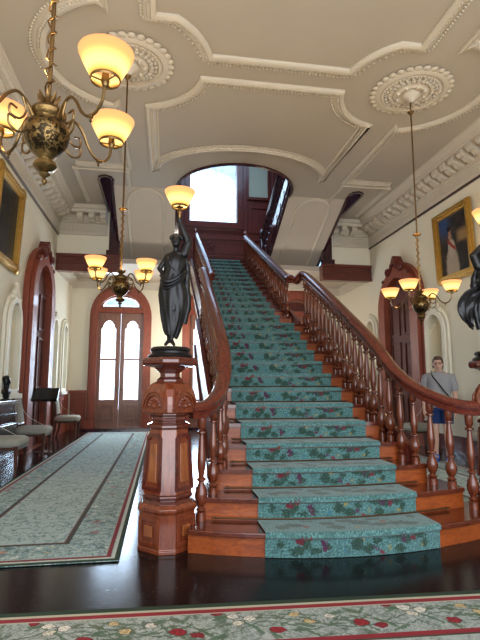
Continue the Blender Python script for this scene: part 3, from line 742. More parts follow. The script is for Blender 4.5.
# stair carpet (its own thing) with the pattern laid out in metres
mb = MB(); mb.uv = []; NA = 10
prof = [(1, 'b')]
rows = []      # (k, dy from nosing front, z, v)
v = 0
def crow(k, dy, z, v): rows.append((k, dy, z, v))
th = .012
for k in range(1, 27):
    base = (k-1)*.4977
    crow(k, .028-th, R*(k-1)+(th if k > 1 else .004), base)
    crow(k, .026-th, R*k-.04, base+.128)
    crow(k, -.004-th*.6, R*k-.026, base+.145)
    crow(k, -.008, R*k-.002, base+.162)
    crow(k, .006, R*k+th*.9, base+.172)
    crow(k, .03, R*k+th, base+.19)
    nx = nosing(k+1)+.028-th if k < 26 else nosing(26)+.32
    crow(k, nx-nosing(k), R*k+th, base+.4977 if k < 26 else base+.49)
vs = []
for k, dy, z, vv in rows:
    wd = {1: .668, 2: .655}.get(k, .642) if k <= 13 else .485
    for j in range(NA+1):
        o = -wd+2*wd*j/NA; y = front(k, o)+dy
        vs.append((CX+o, y, z)); mb.uv.append((o*(.63/wd), vv))
# back edge of each tread must meet the next riser's curve
idx = 0
for r_, (k, dy, z, vv) in enumerate(rows):
    if r_+1 < len(rows) and rows[r_+1][0] == k+1:
        for j in range(NA+1):
            x = vs[r_*(NA+1)+j]; y2 = vs[(r_+1)*(NA+1)+j][1]; vs[r_*(NA+1)+j] = (x[0], y2, x[2])
fs = []
for i in range(len(rows)-1):
    for j in range(NA):
        a = i*(NA+1)+j; fs.append((a, a+1, a+NA+2, a+NA+1))
mb.add(vs, fs)
# the landing: wide runner steps in to the narrow one there
cp = mb.build('stair_carpet', M['carpet'], origin=(CX,Y0,0), smooth=True, weld=False)
tag(cp, 'teal floral carpet runner laid down the middle of the grand staircase', 'carpet')
ORD = ['first','second','third','fourth','fifth','sixth','seventh']
for k in range(1, 8):
    y = nosing(k+1)+.028-.022; z = R*k+.02
    t = thing('stair_rod', (CX-.01,y,R*k), 'thin brass stair rod at the back of the %s tread above the floor' % ORD[k-1], 'stair rod', 'brass stair rods holding the stair carpet')
    hr = {1: 1.0, 2: .87, 3: .78}.get(k, .72)
    pts = [(CX-.01+o, front(k+1, o)+.004, z) for o in [-hr+hr*.2*i for i in range(11)]]
    MB().tube(pts, .0065, 6).build('rod', M['rod'], t, smooth=True)
    for o in (-hr+.03,hr-.03):
        MB().ball((CX-.01+o, front(k+1,o)+.008, z), (.008,.009,.012), nu=8, nv=5).build('bracket', M['rod'], t, smooth=True)

# ------------------------------------------------------------------ return flights above the landing
SY0, SZ0, SY1, SZ1 = 10.3, 5.5, 13.05, 4.24
for s in (-1,1):
    nm = 'left' if s < 0 else 'right'
    F = thing('return_flight', (CO+s*1.94,13.05,4.36), 'upper return flight with cream panelled underside %s the stairwell opening' % ('left of' if s < 0 else 'right of'), 'staircase', 'return flights above the landing')
    a, b = sorted((CO+s*1.28, CO+s*2.62)); sl = (SZ1-SZ0)/(SY1-SY0)
    def zz(y): return SZ0+sl*(y-SY0)
    mb = MB(); mb.slab([(SY0,SZ0),(SY1,SZ1),(SY1,SZ1+.12),(SY0-.0,SZ0+.12)], [], lambda u,v,w: (a+w*(b-a), u, v), 0, 1)
    mb.build('soffit', M['soffit'], F)
    # round-ended moulding on the underside
    cx = (a+b)/2; L0, L1 = 10.75, 12.75; rx = .40; ry = .40
    path = [(cx+rx*math.cos(t), L0-.0-ry*math.sin(t)) for t in [PI*i/14 for i in range(15)]]+[(cx-rx*math.cos(t), L1+ry*.5*math.sin(t)) for t in [PI*i/14 for i in range(15)]]
    mb = MB(); n = len(path); rings = []
    for i in range(n+1):
        p = Vector(path[i % n]); q = Vector(path[(i+1) % n])-Vector(path[i-1 if i % n else -1]); q.normalize(); nn = Vector((q.y,-q.x))
        rings.append([(p.x+nn.x*u, p.y+nn.y*u, zz(p.y+nn.y*u)-dz) for u, dz in ((-.04,-.005),(-.04,.02),(-.01,.035),(.02,.02),(.04,-.005))])
    mb.loft(rings, False); mb.build('panel_moulding', M['mould'], F, smooth=True)
    # dark strings along both edges
    xi = CO+s*1.28; xo = CO+s*2.62
    MB().slab([(9.75,zz(9.75)+.0),(SY1+.2,SZ1-.10),(SY1+.2,SZ1+.42),(9.75,zz(9.75)+.45)], [], fX(xi,-s), 0, .07).build('string', M['dark'], F)
    MB().slab([(SY0-.3,zz(SY0-.3)-.03),(SY1,SZ1-.03),(SY1,SZ1+.3),(SY0-.3,zz(SY0-.3)+.3)], [], fX(xo,s), 0, .06).build('string', M['dark'], F)
    mb = MB(); y = 12.9
    while y > 9.9:
        b0 = zz(y)+.08
        mb.slab([(y,b0),(y-.30,b0+.14),(y-.30,b0+.30),(y-.22,b0+.22),(y-.12,b0+.26),(y-.06,b0+.12)], [], fX(xi-s*.07,-s), 0, .025); y -= .36
    mb.build('carved_brackets', M['dark'], F)
    # inner balustrade
    pts = [(xi-s*.035, y, zz(y)+1.18) for y in (13.1,12,11,10,9.8)]
    MB().sweepz(pts, RPROF).build('handrail', M['dark'], F, smooth=True)
    y = 12.95; f0 = None
    while y > 9.85:
        z0 = zz(y)+.40; z1 = zz(y)+1.14
        if f0 is None:
            f0 = MB().lathe(BP, 8).build('baluster', M['dark'], F, origin=(0,0,0), smooth=True); o = f0
        else:
            o = f0.copy(); COL.objects.link(o); o.parent = F
        o.location = Vector((xi-s*.035, y, z0))-F.location; o.scale = (1.1,1.1,z1-z0); y -= .235
    MB().lathe([(.075,4.36),(.075,5.35),(.05,5.38),(.085,5.42),(.085,5.46),(.04,5.5),(.075,5.56),(.06,5.63),(.02,5.68),(0,5.7)], 12, (xi-s*.035,13.2,0)).build('post', M['dark'], F, smooth=True)

# ------------------------------------------------------------------ ceiling rosettes
def rosette(x, label):
    t = thing('ceiling_rosette', (x,RY,ZC), label, 'ceiling rosette', 'plaster ceiling rosettes')
    c = (x,RY,ZC)
    MB().lathe([(.53,-.001),(.53,-.03),(.49,-.05),(.45,-.055),(.43,-.035),(.415,-.035),(.40,-.05),(.385,-.035),(.26,-.03),(.25,-.06),(.225,-.065),(.21,-.04),(.0,-.04)], 40, c).build('disc', M['mould'], t, smooth=True)
    mb = MB()
    for i in range(30):
        a = 2*PI*i/30; mb.ball((x+.54*math.cos(a), RY+.54*math.sin(a), ZC-.02), (.058,.058,.024), nu=8, nv=4)
    for i in range(44):
        a = 2*PI*i/44; mb.bead((x+.40*math.cos(a), RY+.40*math.sin(a), ZC-.045), .025)
    mb.build('scalloped_rim', M['mould'], t, smooth=True)
    mb = MB()
    for i in range(26):
        a = 2*PI*i/26
        for r, k in ((.295,.038),(.355,.024)):
            mb.ball((x+r*math.cos(a+(.2 if r > .33 else 0)), RY+r*math.sin(a+(.2 if r > .33 else 0)), ZC-.045), (k,k,.03), nu=7, nv=4)
    mb.build('leaf_ring', M['mould'], t, smooth=True)
    mb = MB(); mb.lathe([(.235,-.03),(.235,-.06),(.20,-.085),(.16,-.06),(.13,-.06),(.13,-.09),(.09,-.13),(.05,-.15),(.03,-.19),(0,-.19)], 28, c)
    for i in range(8):
        a = 2*PI*i/8; mb.ball((x+.20*math.cos(a), RY+.20*math.sin(a), ZC-.07), (.035,.035,.035), nu=7, nv=5)
    mb.build('boss', M['mould'], t, smooth=True)
rosette(CO-RO, 'round plaster ceiling rosette above the left hanging chandelier'); rosette(CO+RO, 'round plaster ceiling rosette above the right hanging chandelier')

# ------------------------------------------------------------------ chandeliers
SHP = [(.062,0),(.066,.004),(.085,.04),(.108,.085),(.126,.128),(.127,.134)]
def shade_mesh(mb, c): return mb.lathe(SHP+[(r-.004, z) for r, z in SHP[::-1]], 28, c, cap=False)
def lamp_light(parent, loc, w):
    l = bpy.data.lights.new('lamp_light', 'POINT'); l.energy = w; l.color = (1,.66,.32); l.shadow_soft_size = .06
    o = bpy.data.objects.new('lamp_light', l); COL.objects.link(o); o.parent = parent; o.location = loc
def chandelier(angle):
    C = thing('chandelier', (0,0,0), '', 'chandelier', 'brass chandeliers with four glass shades')
    MB().lathe([(.0,-.235),(.008,-.225),(.014,-.21),(.006,-.197),(.024,-.183),(.028,-.175),(.012,-.165),(.046,-.152),(.058,-.135),(.054,-.118),(.03,-.102),(.035,-.09),(.07,-.062),(.10,-.015),(.113,.03),(.109,.065),(.09,.09),(.072,.105),(.078,.115),(.088,.125),(.092,.145),(.078,.165),(.06,.175),(.045,.185),(.02,.195),(.02,.21),(0,.21)], 28).build('vase_body', M['vase'], C, smooth=True)
    mb = MB()
    for i in range(8):
        a = 2*PI*i/8; mb.tube([(.02*math.cos(a),.02*math.sin(a),.205),(.045*math.cos(a),.045*math.sin(a),.225),(.055*math.cos(a),.055*math.sin(a),.25)], [.012,.01,.004], 5)
    mb.lathe([(.0,.2),(.03,.205),(.022,.23),(.013,.25),(.0,.25)], 12); mb.build('crown', M['brass'], C, smooth=True)
    mb = MB(); mb.lathe([(.011,.2),(.011,3.24)], 8); mb.lathe([(.0,1.02),(.045,1.03),(.06,1.045),(.02,1.06),(.011,1.07)], 14); mb.lathe([(.011,2.84),(.03,2.86),(.05,2.89),(.011,2.92)], 12)
    mb.build('rod', M['brass'], C, smooth=True)
    MB().tube([(.022*math.cos(t*.9)+.006*math.sin(t*3), .022*math.sin(t*.9), .25+.78*t/60) for t in range(61)], .005, 5).build('twisted_vine', M['brass'], C, smooth=True)
    for q in range(4):
        a = math.radians(angle+90*q); ca, sa = math.cos(a), math.sin(a)
        P = lambda r, z, t=0: (r*ca-t*sa, r*sa+t*ca, z)
        arm = MB().tube(catmull([P(.08,.10),(P(.12,.155)),P(.17,.18),P(.22,.14),P(.26,.075),P(.31,.035),P(.365,.04),P(.405,.085),P(.42,.16)], 5), .008, 7).build('arm', M['brass'], C, smooth=True)
        MB().tube(catmull([P(.14,.165),P(.12,.10),P(.15,.05),P(.20,.055),P(.20,.10),P(.165,.095)], 5), .0055, 6).build('scroll', M['brass'], arm, smooth=True)
        mb = MB(); mb.tube(catmull([P(.10,.02),P(.15,-.02),P(.20,.0),P(.205,.045),P(.17,.04)], 5), .0055, 6); mb.build('scroll', M['brass'], arm, smooth=True); MB().lathe([(0,-.035),(.007,-.028),(.004,-.018),(.012,-.006),(.010,.004),(0,.012)], 8, P(.33,.03)).build('drop', M['brass'], arm, smooth=True)
        c = P(.42,.18)
        mb = MB(); mb.lathe([(.067,-.008),(.071,0),(.067,.01),(.063,0),(.067,-.008)], 24, c, cap=False); mb.lathe([(.012,-.035),(.02,-.01),(.016,.03),(.0,.03)], 10, c)
        for k in range(3):
            t = a+2*PI*k/3; mb.tube([(c[0],c[1],c[2]-.01),(c[0]+.066*math.cos(t),c[1]+.066*math.sin(t),c[2])], .004, 5)
        mb.build('shade_holder', M['brass'], arm, smooth=True)
        sh = shade_mesh(MB(), c).build('lamp_shade', M['shade'], C, smooth=True)
        MB().ball((c[0],c[1],c[2]+.055), (.018,.018,.026), nu=8, nv=6).build('bulb', M['bulb'], sh, smooth=True)
        lamp_light(C, (c[0],c[1],c[2]+.12), LAMP_W)
    return C
LAMP_W = 11
def vase_mat():
    t = NT('pierced_brass'); v = t.coord(); n = t.noise(v, 34, 4, .6, 1.2); z = t.sep(v)[2]
    m = t.math('MULTIPLY', t.step(n, .47, .53), t.math('MULTIPLY', t.step(z, -.085,-.06), t.math('SUBTRACT', 1.0, t.step(z, .08,.10))))
    t.l(t.mix(m, (.20,.13,.052), (.035,.024,.012)), t.b.inputs['Base Color']); t.b.inputs['Metallic'].default_value = .9
    t.b.inputs['Roughness'].default_value = .28; t.bump(n, .5, .01); return t.m
M['vase'] = vase_mat()
ch = chandelier(0)
def orient(o, loc, deg, label):
    o.location = loc; o.rotation_euler = (0,0,math.radians(deg)); o['label'] = label
ch2 = copy_tree(ch); ch3 = copy_tree(ch)
orient(ch, (CO-RO-.08,2.42,2.42), 48, 'large nearest brass chandelier at the upper left of the photo')
orient(ch2, (CO-RO-.02,RY,2.40), 50, 'brass chandelier hanging before the arched glass doors left of the stairs')
orient(ch3, (CO+RO-.02,RY,2.27), 42, 'brass chandelier hanging before the pointed doorway right of the stairs')

# ------------------------------------------------------------------ bodies (one continuous skin each)
def capsule(mb, p0, r0, p1, r1, n=10):
    p0, p1 = Vector(p0), Vector(p1); d = p1-p0
    pts = [p0+d*i/4 for i in range(5)]; rr = [r0+(r1-r0)*i/4 for i in range(5)]
    mb.tube(pts, rr, n); mb.ball(p0, r0, nu=10, nv=8); mb.ball(p1, r1, nu=10, nv=8)
def skin(mb, name, mat, parent, voxel, smooth_it=3):
    me = bpy.data.meshes.new(name); me.from_pydata(mb.v, [], mb.f); o = bpy.data.objects.new(name, me); COL.objects.link(o)
    bm = bmesh.new(); bm.from_mesh(me); bmesh.ops.recalc_face_normals(bm, faces=bm.faces); bm.to_mesh(me); bm.free()
    r = o.modifiers.new('r','REMESH'); r.mode = 'VOXEL'; r.voxel_size = voxel
    q = o.modifiers.new('s','SMOOTH'); q.iterations = smooth_it; q.factor = .5
    dg = bpy.context.evaluated_depsgraph_get(); dg.update()
    m2 = bpy.data.meshes.new_from_object(o.evaluated_get(dg)); bpy.data.objects.remove(o)
    for p in m2.polygons: p.use_smooth = True
    m2.materials.clear(); m2.materials.append(mat)
    o = bpy.data.objects.new(name, m2); COL.objects.link(o); o.parent = parent; return o

def statue(c, mir, label):
    S = thing('bronze_statue', (c[0],c[1],1.42), label, 'statue', 'bronze lamp bearers on the newel posts')
    K = .00775
    def P(x, y, d=0):
        if mir < 0: x -= 10*min(1, max(0, (238-y)/20))
        return (mir*(x-170.6)*K, d*K, (352-y)*K+.08)
    MB().lathe([(.175,0),(.18,.012),(.165,.03),(.15,.035),(.15,.05),(.16,.06),(.155,.075),(.14,.085),(0,.085)], 24).build('plinth', M['bronze'], S, origin=(0,0,0), smooth=True)
    mb = MB()
    def cap(a, ra, b, rb): capsule(mb, P(*a), ra*K*1.12, P(*b), rb*K*1.12)
    mb.ball(P(174,238.5,-.5), (5.3*K,5.9*K,7.2*K)); mb.ball(P(173.6,241.4,-2.5), (3.7*K,3.4*K,4.2*K)); mb.ball(P(173.3,239.6,-6.2), (.8*K,1.4*K,1.6*K), nu=8, nv=6)
    for e in (-1,1): mb.ball(P(173.4+e*1.9,237.6,-5.4), (.9*K,.6*K,.6*K), nu=6, nv=5)
    mb.ball(P(173.4,243.2,-5.3), (1.2*K,.7*K,.5*K), nu=6, nv=5)
    cap((174.5,244,0),2.6,(174,251,.5),3.0)
    mb.ball(P(173.6,258,.3), (9.2*K,6*K,7.6*K)); mb.ball(P(171.8,268,0), (7.6*K,5.4*K,8*K)); mb.ball(P(170,281,0), (10*K,7*K,8.5*K))
    for e in (-1,1): mb.ball(P(172.8+e*3.6,260.5,-4.2), (2.9*K,2.6*K,2.8*K))
    cap((176,252,0),3.4,(182,252,.5),3.4); cap((182.5,252,.5),4.8,(187.2,239,1),4.2); cap((187.2,239,1),4.0,(179.5,221,-1),2.5); cap((179.5,221,-1),2.1,(177,215,-1),2.2)
    for i in range(4): cap((176+i*1.1,214.5,-2.4),.75,(176+i*1.1,210.5+.5*abs(i-1.5),-2.0),.6)
    cap((175.4,215.5,-1),.8,(174.4,212.5,-.5),.65)
    cap((172,253,0),3.4,(165.5,256,.5),3.3); cap((165.5,256,.5),3.0,(157.5,268,2),2.3); cap((157.5,268,2),2.3,(162.5,277,-2),1.7); cap((162.5,277,-2),1.9,(165,279.5,-4),1.8)
    for i in range(4): cap((165+i*.4,278.5+i*1.0,-4.8),.7,(168+i*.3,280+i*1.0,-5.8),.6)
    cap((166,284,0),5.6,(165.5,311,-2),4.2); cap((165.5,311,-2),3.9,(169,342,1),2.0); cap((174,284,0),5.8,(172.5,312,-4),4.3); cap((172.5,312,-4),4.0,(171.5,343,-1),2.0)
    cap((169,344,1),2.0,(165.5,348.5,-3),1.6); cap((171.5,345,-1),2.0,(174,349,-6),1.6)
    skin(mb, 'figure', M['bronze'], S, .0058, 3)
    mb = MB(); mb.ball(P(174.6,234.8,1.2), (6*K,6.4*K,5.8*K)); mb.ball(P(176,238,6), (3*K,3.2*K,3*K))
    for i in range(9):
        t = PI*i/8; mb.ball(P(174.4+5.7*math.cos(t), 236-3.4*math.sin(t), -3), 1.7*K, nu=7, nv=5)
    mb.build('hair', M['bronze'], S, origin=(0,0,0), smooth=True)
    rows = [(274,162,181.5,6.6,.2),(280,159.6,183.6,7.6,.5),(288,158.6,186.2,8.4,.9),(297,158.6,188,8.6,1.2),(306,159.4,187.6,8.4,1.4),(315,160.6,186.4,7.8,1.6),(323,162,184.6,7.2,1.7),(330,163.6,182.4,6.4,1.6),(335,165,180.4,5.6,1.5),(339,166.6,178.4,4.8,1.3)]
    rings = []; n = 64
    for y, x0, x1, d, w in rows:
        ring = []; q = (y-274)/65
        for j in range(n):
            a = 2*PI*j/n
            fold = .5*math.sin(7*a+q*4.2)+.35*math.sin(12*a-q*6+1)+.4*math.sin(4*a+q*7)
            fold += .9*math.exp(-((a-4.95+q*.5)/.28)**2)-.6*math.exp(-((a-4.4+q*.4)/.22)**2)     # forward knee and the hollow beside it
            rr = 1+w*.062*fold
            rr = 1+w*.085*fold; ring.append(P((x0+x1)/2-.8*w+(x1-x0)/2*rr*math.cos(a), y+w*1.6*math.sin(2*a+.6)*q+2.0*math.cos(a)*q, d*rr*math.sin(a)))
        rings.append(ring)
    mb = MB(); mb.loft(rings, True)
    tun = []
    for y, x0, x1, d, w in ((252.5,167,182,4.2,.1),(255.5,163,184.5,6,.3),(260,161.6,185.2,7.4,.5),(265,162.2,184.2,7.4,.6),(270,162.6,182.6,6.8,.6),(276,161.2,183,7.2,.6),(281,160,184,7.6,.6)):
        ring = []
        for j in range(n):
            a = 2*PI*j/n; q = (y-250)/30
            fold = .5*math.sin(11*a+q*5)+.4*math.sin(6*a-q*6)+.8*sum(math.exp(-((a-b_)/.3)**2) for b_ in (4.35,5.07))*math.exp(-((y-261)/4)**2)
            rr = 1+w*.10*fold; ring.append(P((x0+x1)/2+(x1-x0)/2*rr*math.cos(a), y+1.2*math.cos(a), d*rr*math.sin(a)))
        tun.append(ring)
    mb.loft(tun, True)
    # rolled cloth round the hips and over the shoulder, and the long tail of cloth at the side
    for q in (0,3.2,6): mb.tube(catmull([P(159.5,276+q*1.6,-3),P(164,284+q*1.2,-8),P(173,282+q,-9),P(181,275+q,-6.5),P(184.5,270+q,0)],5), (2.0-.15*q)*K, 7)
    mb.tube(catmull([P(166,254,-2),P(167,261,-6),P(171,268,-6),P(178,274,-5.5)],5), 1.5*K, 7)
    mb.tube(catmull([P(184,254,2),P(187,268,4),P(186,285,4),P(188,305,3),P(184,326,3)],6), [1.5*K+2.6*K*min(1,i/8)*(1-.35*max(0,i-14)/10)*(1+.2*math.sin(i*1.7)) for i in range(25)], 9)
    if mir < 0:
        # wind-blown swag of cloth streaming away from the hip
        path = catmull([Vector(q) for q in ((180,276,0),(187,283,-1),(195,290,0),(201,301,1),(201,313,0),(197,324,-1))], 5); m = len(path); rings = []
        for i, q in enumerate(path):
            u = i/(m-1); wd = 2.5+9*math.sin(PI*min(1,u*1.05))**.8*(.7+.3*u); tq = (path[min(i+1,m-1)]-path[max(i-1,0)]).normalized(); nq = Vector((tq.y,-tq.x,0)); up_ = []; dn_ = []
            for k in range(15):
                v_ = -1+2*k/14; rp = 1.3*math.sin(v_*6+u*4)+.5*math.sin(v_*13-u*7)
                c_ = q+nq*(v_*wd)+tq*(3.2*math.sin(v_*4.2+1)*u)
                up_.append(P(c_.x, c_.y, c_.z+rp-.8)); dn_.append(P(c_.x, c_.y, c_.z+rp+.8))
            rings.append(up_+dn_[::-1])
        mb.loft(rings)
    mb.build('drapery', M['bronze'], S, origin=(0,0,0), smooth=True)
    return S, P
def torch(S, P, label):
    base = Vector(P(177.6,210,-1.5))+S.location
    T = thing('torch_lamp', tuple(base-Vector((0,0,.03))), label, 'lamp', 'lamps held up by the statues')
    c = (base.x,base.y,base.z+.075)
    mb = MB(); mb.lathe([(.012,-.105),(.014,-.06),(.02,-.045),(.012,-.03),(.014,-.012),(.03,-.004),(.012,.01),(.016,.04),(0,.04)], 12, c); mb.lathe([(.067,-.008),(.071,0),(.067,.01),(.063,0),(.067,-.008)], 24, c, cap=False)
    for k in range(4):
        t = PI*k/2; mb.tube([(c[0],c[1],c[2]-.012),(c[0]+.066*math.cos(t),c[1]+.066*math.sin(t),c[2])], .004, 5)
    mb.build('holder', M['brass'], T, smooth=True)
    sh = shade_mesh(MB(), c).build('lamp_shade', M['shade'], T, smooth=True)
    MB().ball((c[0],c[1],c[2]+.055), (.018,.018,.026), nu=8, nv=6).build('bulb', M['bulb'], sh, smooth=True)
    lamp_light(T, Vector((c[0],c[1],c[2]+.12))-T.location, LAMP_W)
S, P = statue(NEW[-1], 1, 'dark bronze draped woman holding up a lamp on the left newel post'); torch(S, P, 'glowing frosted glass lamp raised by the left bronze statue')
S, P = statue(NEW[1], -1, 'dark bronze figure with windblown cloth at the right edge on the right newel'); torch(S, P, 'glowing frosted glass lamp raised by the right bronze statue')

# visitor
def person(loc):
    W = thing('person', loc, 'woman in grey t-shirt, blue shorts, glasses and shoulder strap standing behind the right balusters', 'person')
    W.scale = (1.03,1.03,1.03); W.rotation_euler = (0,0,math.radians(-32))     # faces the camera
    mb = MB()
    cap = lambda a, ra, b, rb: capsule(mb, a, ra, b, rb)
    mb.ball((0,-.005,1.50), (.073,.09,.098)); mb.ball((0,-.035,1.455), (.052,.055,.06)); mb.ball((0,-.099,1.478), (.012,.017,.02), nu=8, nv=6)
    for e in (-1,1):
        mb.ball((e*.074,.005,1.485), (.012,.022,.03), nu=8, nv=6); mb.ball((e*.028,-.083,1.505), (.014,.008,.008), nu=6, nv=5)
    mb.ball((0,-.088,1.435), (.022,.01,.008), nu=6, nv=5)
    cap((0,.01,1.41),.05,(0,.015,1.33),.056)
    mb.ball((0,.01,1.20), (.165,.105,.17)); mb.ball((0,0,1.02), (.15,.115,.16)); mb.ball((0,.01,.90), (.165,.125,.13))
    for s in (-1,1):
        cap((s*.08,.01,1.32),.055,(s*.165,.01,1.285),.058); cap((s*.175,.01,1.28),.053,(s*.225,.02,1.02),.042); cap((s*.225,.02,1.02),.041,(s*.225,-.06,.80),.028)
        cap((s*.225,-.06,.80),.028,(s*.222,-.075,.735),.033)
        for i in range(4): cap((s*.222+(i-1.5)*.006,-.098+i*.016,.72),.0095,(s*.214+(i-1.5)*.004,-.10+i*.018,.645+.008*abs(i-1.2)),.008)
        cap((s*.215,-.10,.755),.011,(s*.198,-.125,.70),.009)
        cap((s*.085,.01,.88),.095,(s*.085,0,.49),.058); cap((s*.085,0,.49),.055,(s*.09,.025,.09),.036); mb.ball((s*.087,.03,.33), (.052,.058,.11)); cap((s*.09,.02,.06),.04,(s*.10,-.12,.035),.032)
    skin(mb, 'body', M['skin'], W, .0085, 3)
    for e in (-1,1):
        MB().ball((e*.029,-.0885,1.503), (.012,.006,.006), nu=8, nv=6).build('eye', M['strap'], W, origin=(0,0,0), smooth=True)
    MB().ball((0,-.094,1.436), (.022,.006,.005), nu=8, nv=6).build('mouth', M['lips'], W, origin=(0,0,0), smooth=True)
    mb = MB()
    for z, rx, ry, y in ((1.345,.075,.07,.012),(1.33,.12,.09,.012),(1.29,.20,.11,.01),(1.22,.197,.125,.0),(1.10,.182,.125,0),(1.0,.178,.135,0),(.90,.188,.145,.005),(.84,.186,.142,.005)):
        pass
    rows = ((1.375,.07,.066,.014),(1.36,.105,.08,.014),(1.338,.175,.10,.012),(1.29,.205,.118,.01),(1.22,.196,.135,.0),(1.10,.176,.13,0),(1.0,.172,.136,0),(.90,.185,.146,.005),(.82,.19,.146,.005))
    n = 28
    mb.loft([[(rx*(1+.012*math.sin(5*a+z*9))*math.cos(a), y+ry*(1+.015*math.sin(6*a+z*7))*math.sin(a), z) for a in [2*PI*j/n for j in range(n)]] for z, rx, ry, y in rows], False)
    for s in (-1,1):
        mb.tube([(s*.12,.01,1.30),(s*.18,.01,1.285),(s*.207,.015,1.18),(s*.220,.018,1.07)], [.06,.074,.068,.066], 14)
    mb.build('shirt', M['shirt'], W, origin=(0,0,0), smooth=True)
    mb = MB()
    mb.loft([[(rx*math.cos(a), .005+ry*math.sin(a), z) for a in [2*PI*j/n for j in range(n)]] for z, rx, ry in ((.95,.165,.125),(.86,.182,.138),(.78,.185,.14))], False)
    for s in (-1,1): mb.tube([(s*.085,.01,.86),(s*.088,.008,.72),(s*.09,.005,.57)], [.098,.100,.094], 16)
    mb.build('shorts', M['shorts'], W, origin=(0,0,0), smooth=True)
    mb = MB(); mb.ball((0,.022,1.53), (.084,.092,.088), nu=16, nv=12); mb.ball((0,.085,1.47), (.06,.055,.08)); mb.ball((0,-.028,1.585), (.062,.06,.030), Matrix.Rotation(.35,3,'X'), 12, 8)
    for s in (-1,1): mb.ball((s*.07,.03,1.49), (.018,.035,.06))
    mb.build('hair', M['hair'], W, origin=(0,0,0), smooth=True)
    mb = MB()
    for s in (-1,1): mb.tube([(s*.03+.022*math.cos(t), -.098, 1.503+.016*math.sin(t)) for t in [2*PI*i/12 for i in range(13)]], .003, 5); mb.tube([(s*.052,-.096,1.505),(s*.075,-.05,1.507),(s*.076,.01,1.505)], .003, 5)
    mb.tube([(-.008,-.099,1.506),(.008,-.099,1.506)], .003, 5); mb.build('glasses', M['lens'], W, origin=(0,0,0))
    for s in (-1,1):
        mb = MB(); mb.ball((s*.09,.02,.055), (.05,.065,.055)); mb.ball((s*.10,-.09,.035), (.048,.10,.036)); mb.box(s*.095-.046, s*.095+.046, -.18, .075, 0, .02); mb.build('shoe', M['shoe'], W, origin=(0,0,0), smooth=True)
    mb = MB(); mb.sweepz(catmull([(-.10,.10,1.36),(-.105,.02,1.375),(-.09,-.10,1.31),(0,-.145,1.18),(.10,-.155,1.04),(.175,-.10,.93),(.19,0,.90)],5), [(-.004,-.016),(.004,-.016),(.004,.016),(-.004,.016)]); mb.build('shoulder_strap', M['strap'], W, origin=(0,0,0))
    MB().cbox((.215,.02,.86), (.035,.09,.07)).build('bag', M['strap'], W, origin=(0,0,0), bevel=.015)
person((4.44,7.34,.017))

# ------------------------------------------------------------------ rugs
def rug(name, x0, x1, y0, y1, mat, label, rot=0):
    c = ((x0+x1)/2, (y0+y1)/2, 0.0)
    mb = MB(); mb.box(x0, x1, y0, y1, .002, .016); o = mb.build(name, mat, origin=c, bevel=.005); o.rotation_euler = (0,0,math.radians(rot)); return tag(o, label, 'rug', None)
DG, RD = (.025,.045,.025), (.24,.02,.03)
rm = rug_mat('pale_teal_runner', 1.59, 9.6, [(0,.03,DG),(.03,.055,(.45,.48,.42)),(.06,.09,(.20,.02,.03)),(.09,.10,(.30,.33,.28)),(.40,.435,(.055,.05,.04)),(.435,.445,(.2,.1,.08))], (.40,.48,.47), (.085,.16,.155), .85, .45, .40, 1.3)
rug('runner_rug', -1.86, -.27, 3.62, 13.22, rm, 'long pale teal patterned runner on the dark floor left of the staircase')
rug('runner_rug', 2.86, 4.44, 4.6, 13.22, rm, 'pale patterned runner on the floor behind the right balusters, under the woman')
nm = rug_mat('cream_floral_rug', 7.4, 2.9, [(0,.05,DG),(.05,.075,(.42,.40,.30)),(.075,.115,RD),(.115,.125,(.4,.38,.3)),(.42,.46,RD),(.46,.475,(.06,.05,.03))], (.36,.385,.36), (.075,.11,.075), .5, .0, .42, 1.15, True)
rug('floral_rug', -2.25, 5.15, -.11, 2.79, nm, 'cream rug with red roses and green edge across the bottom foreground', -2.6)

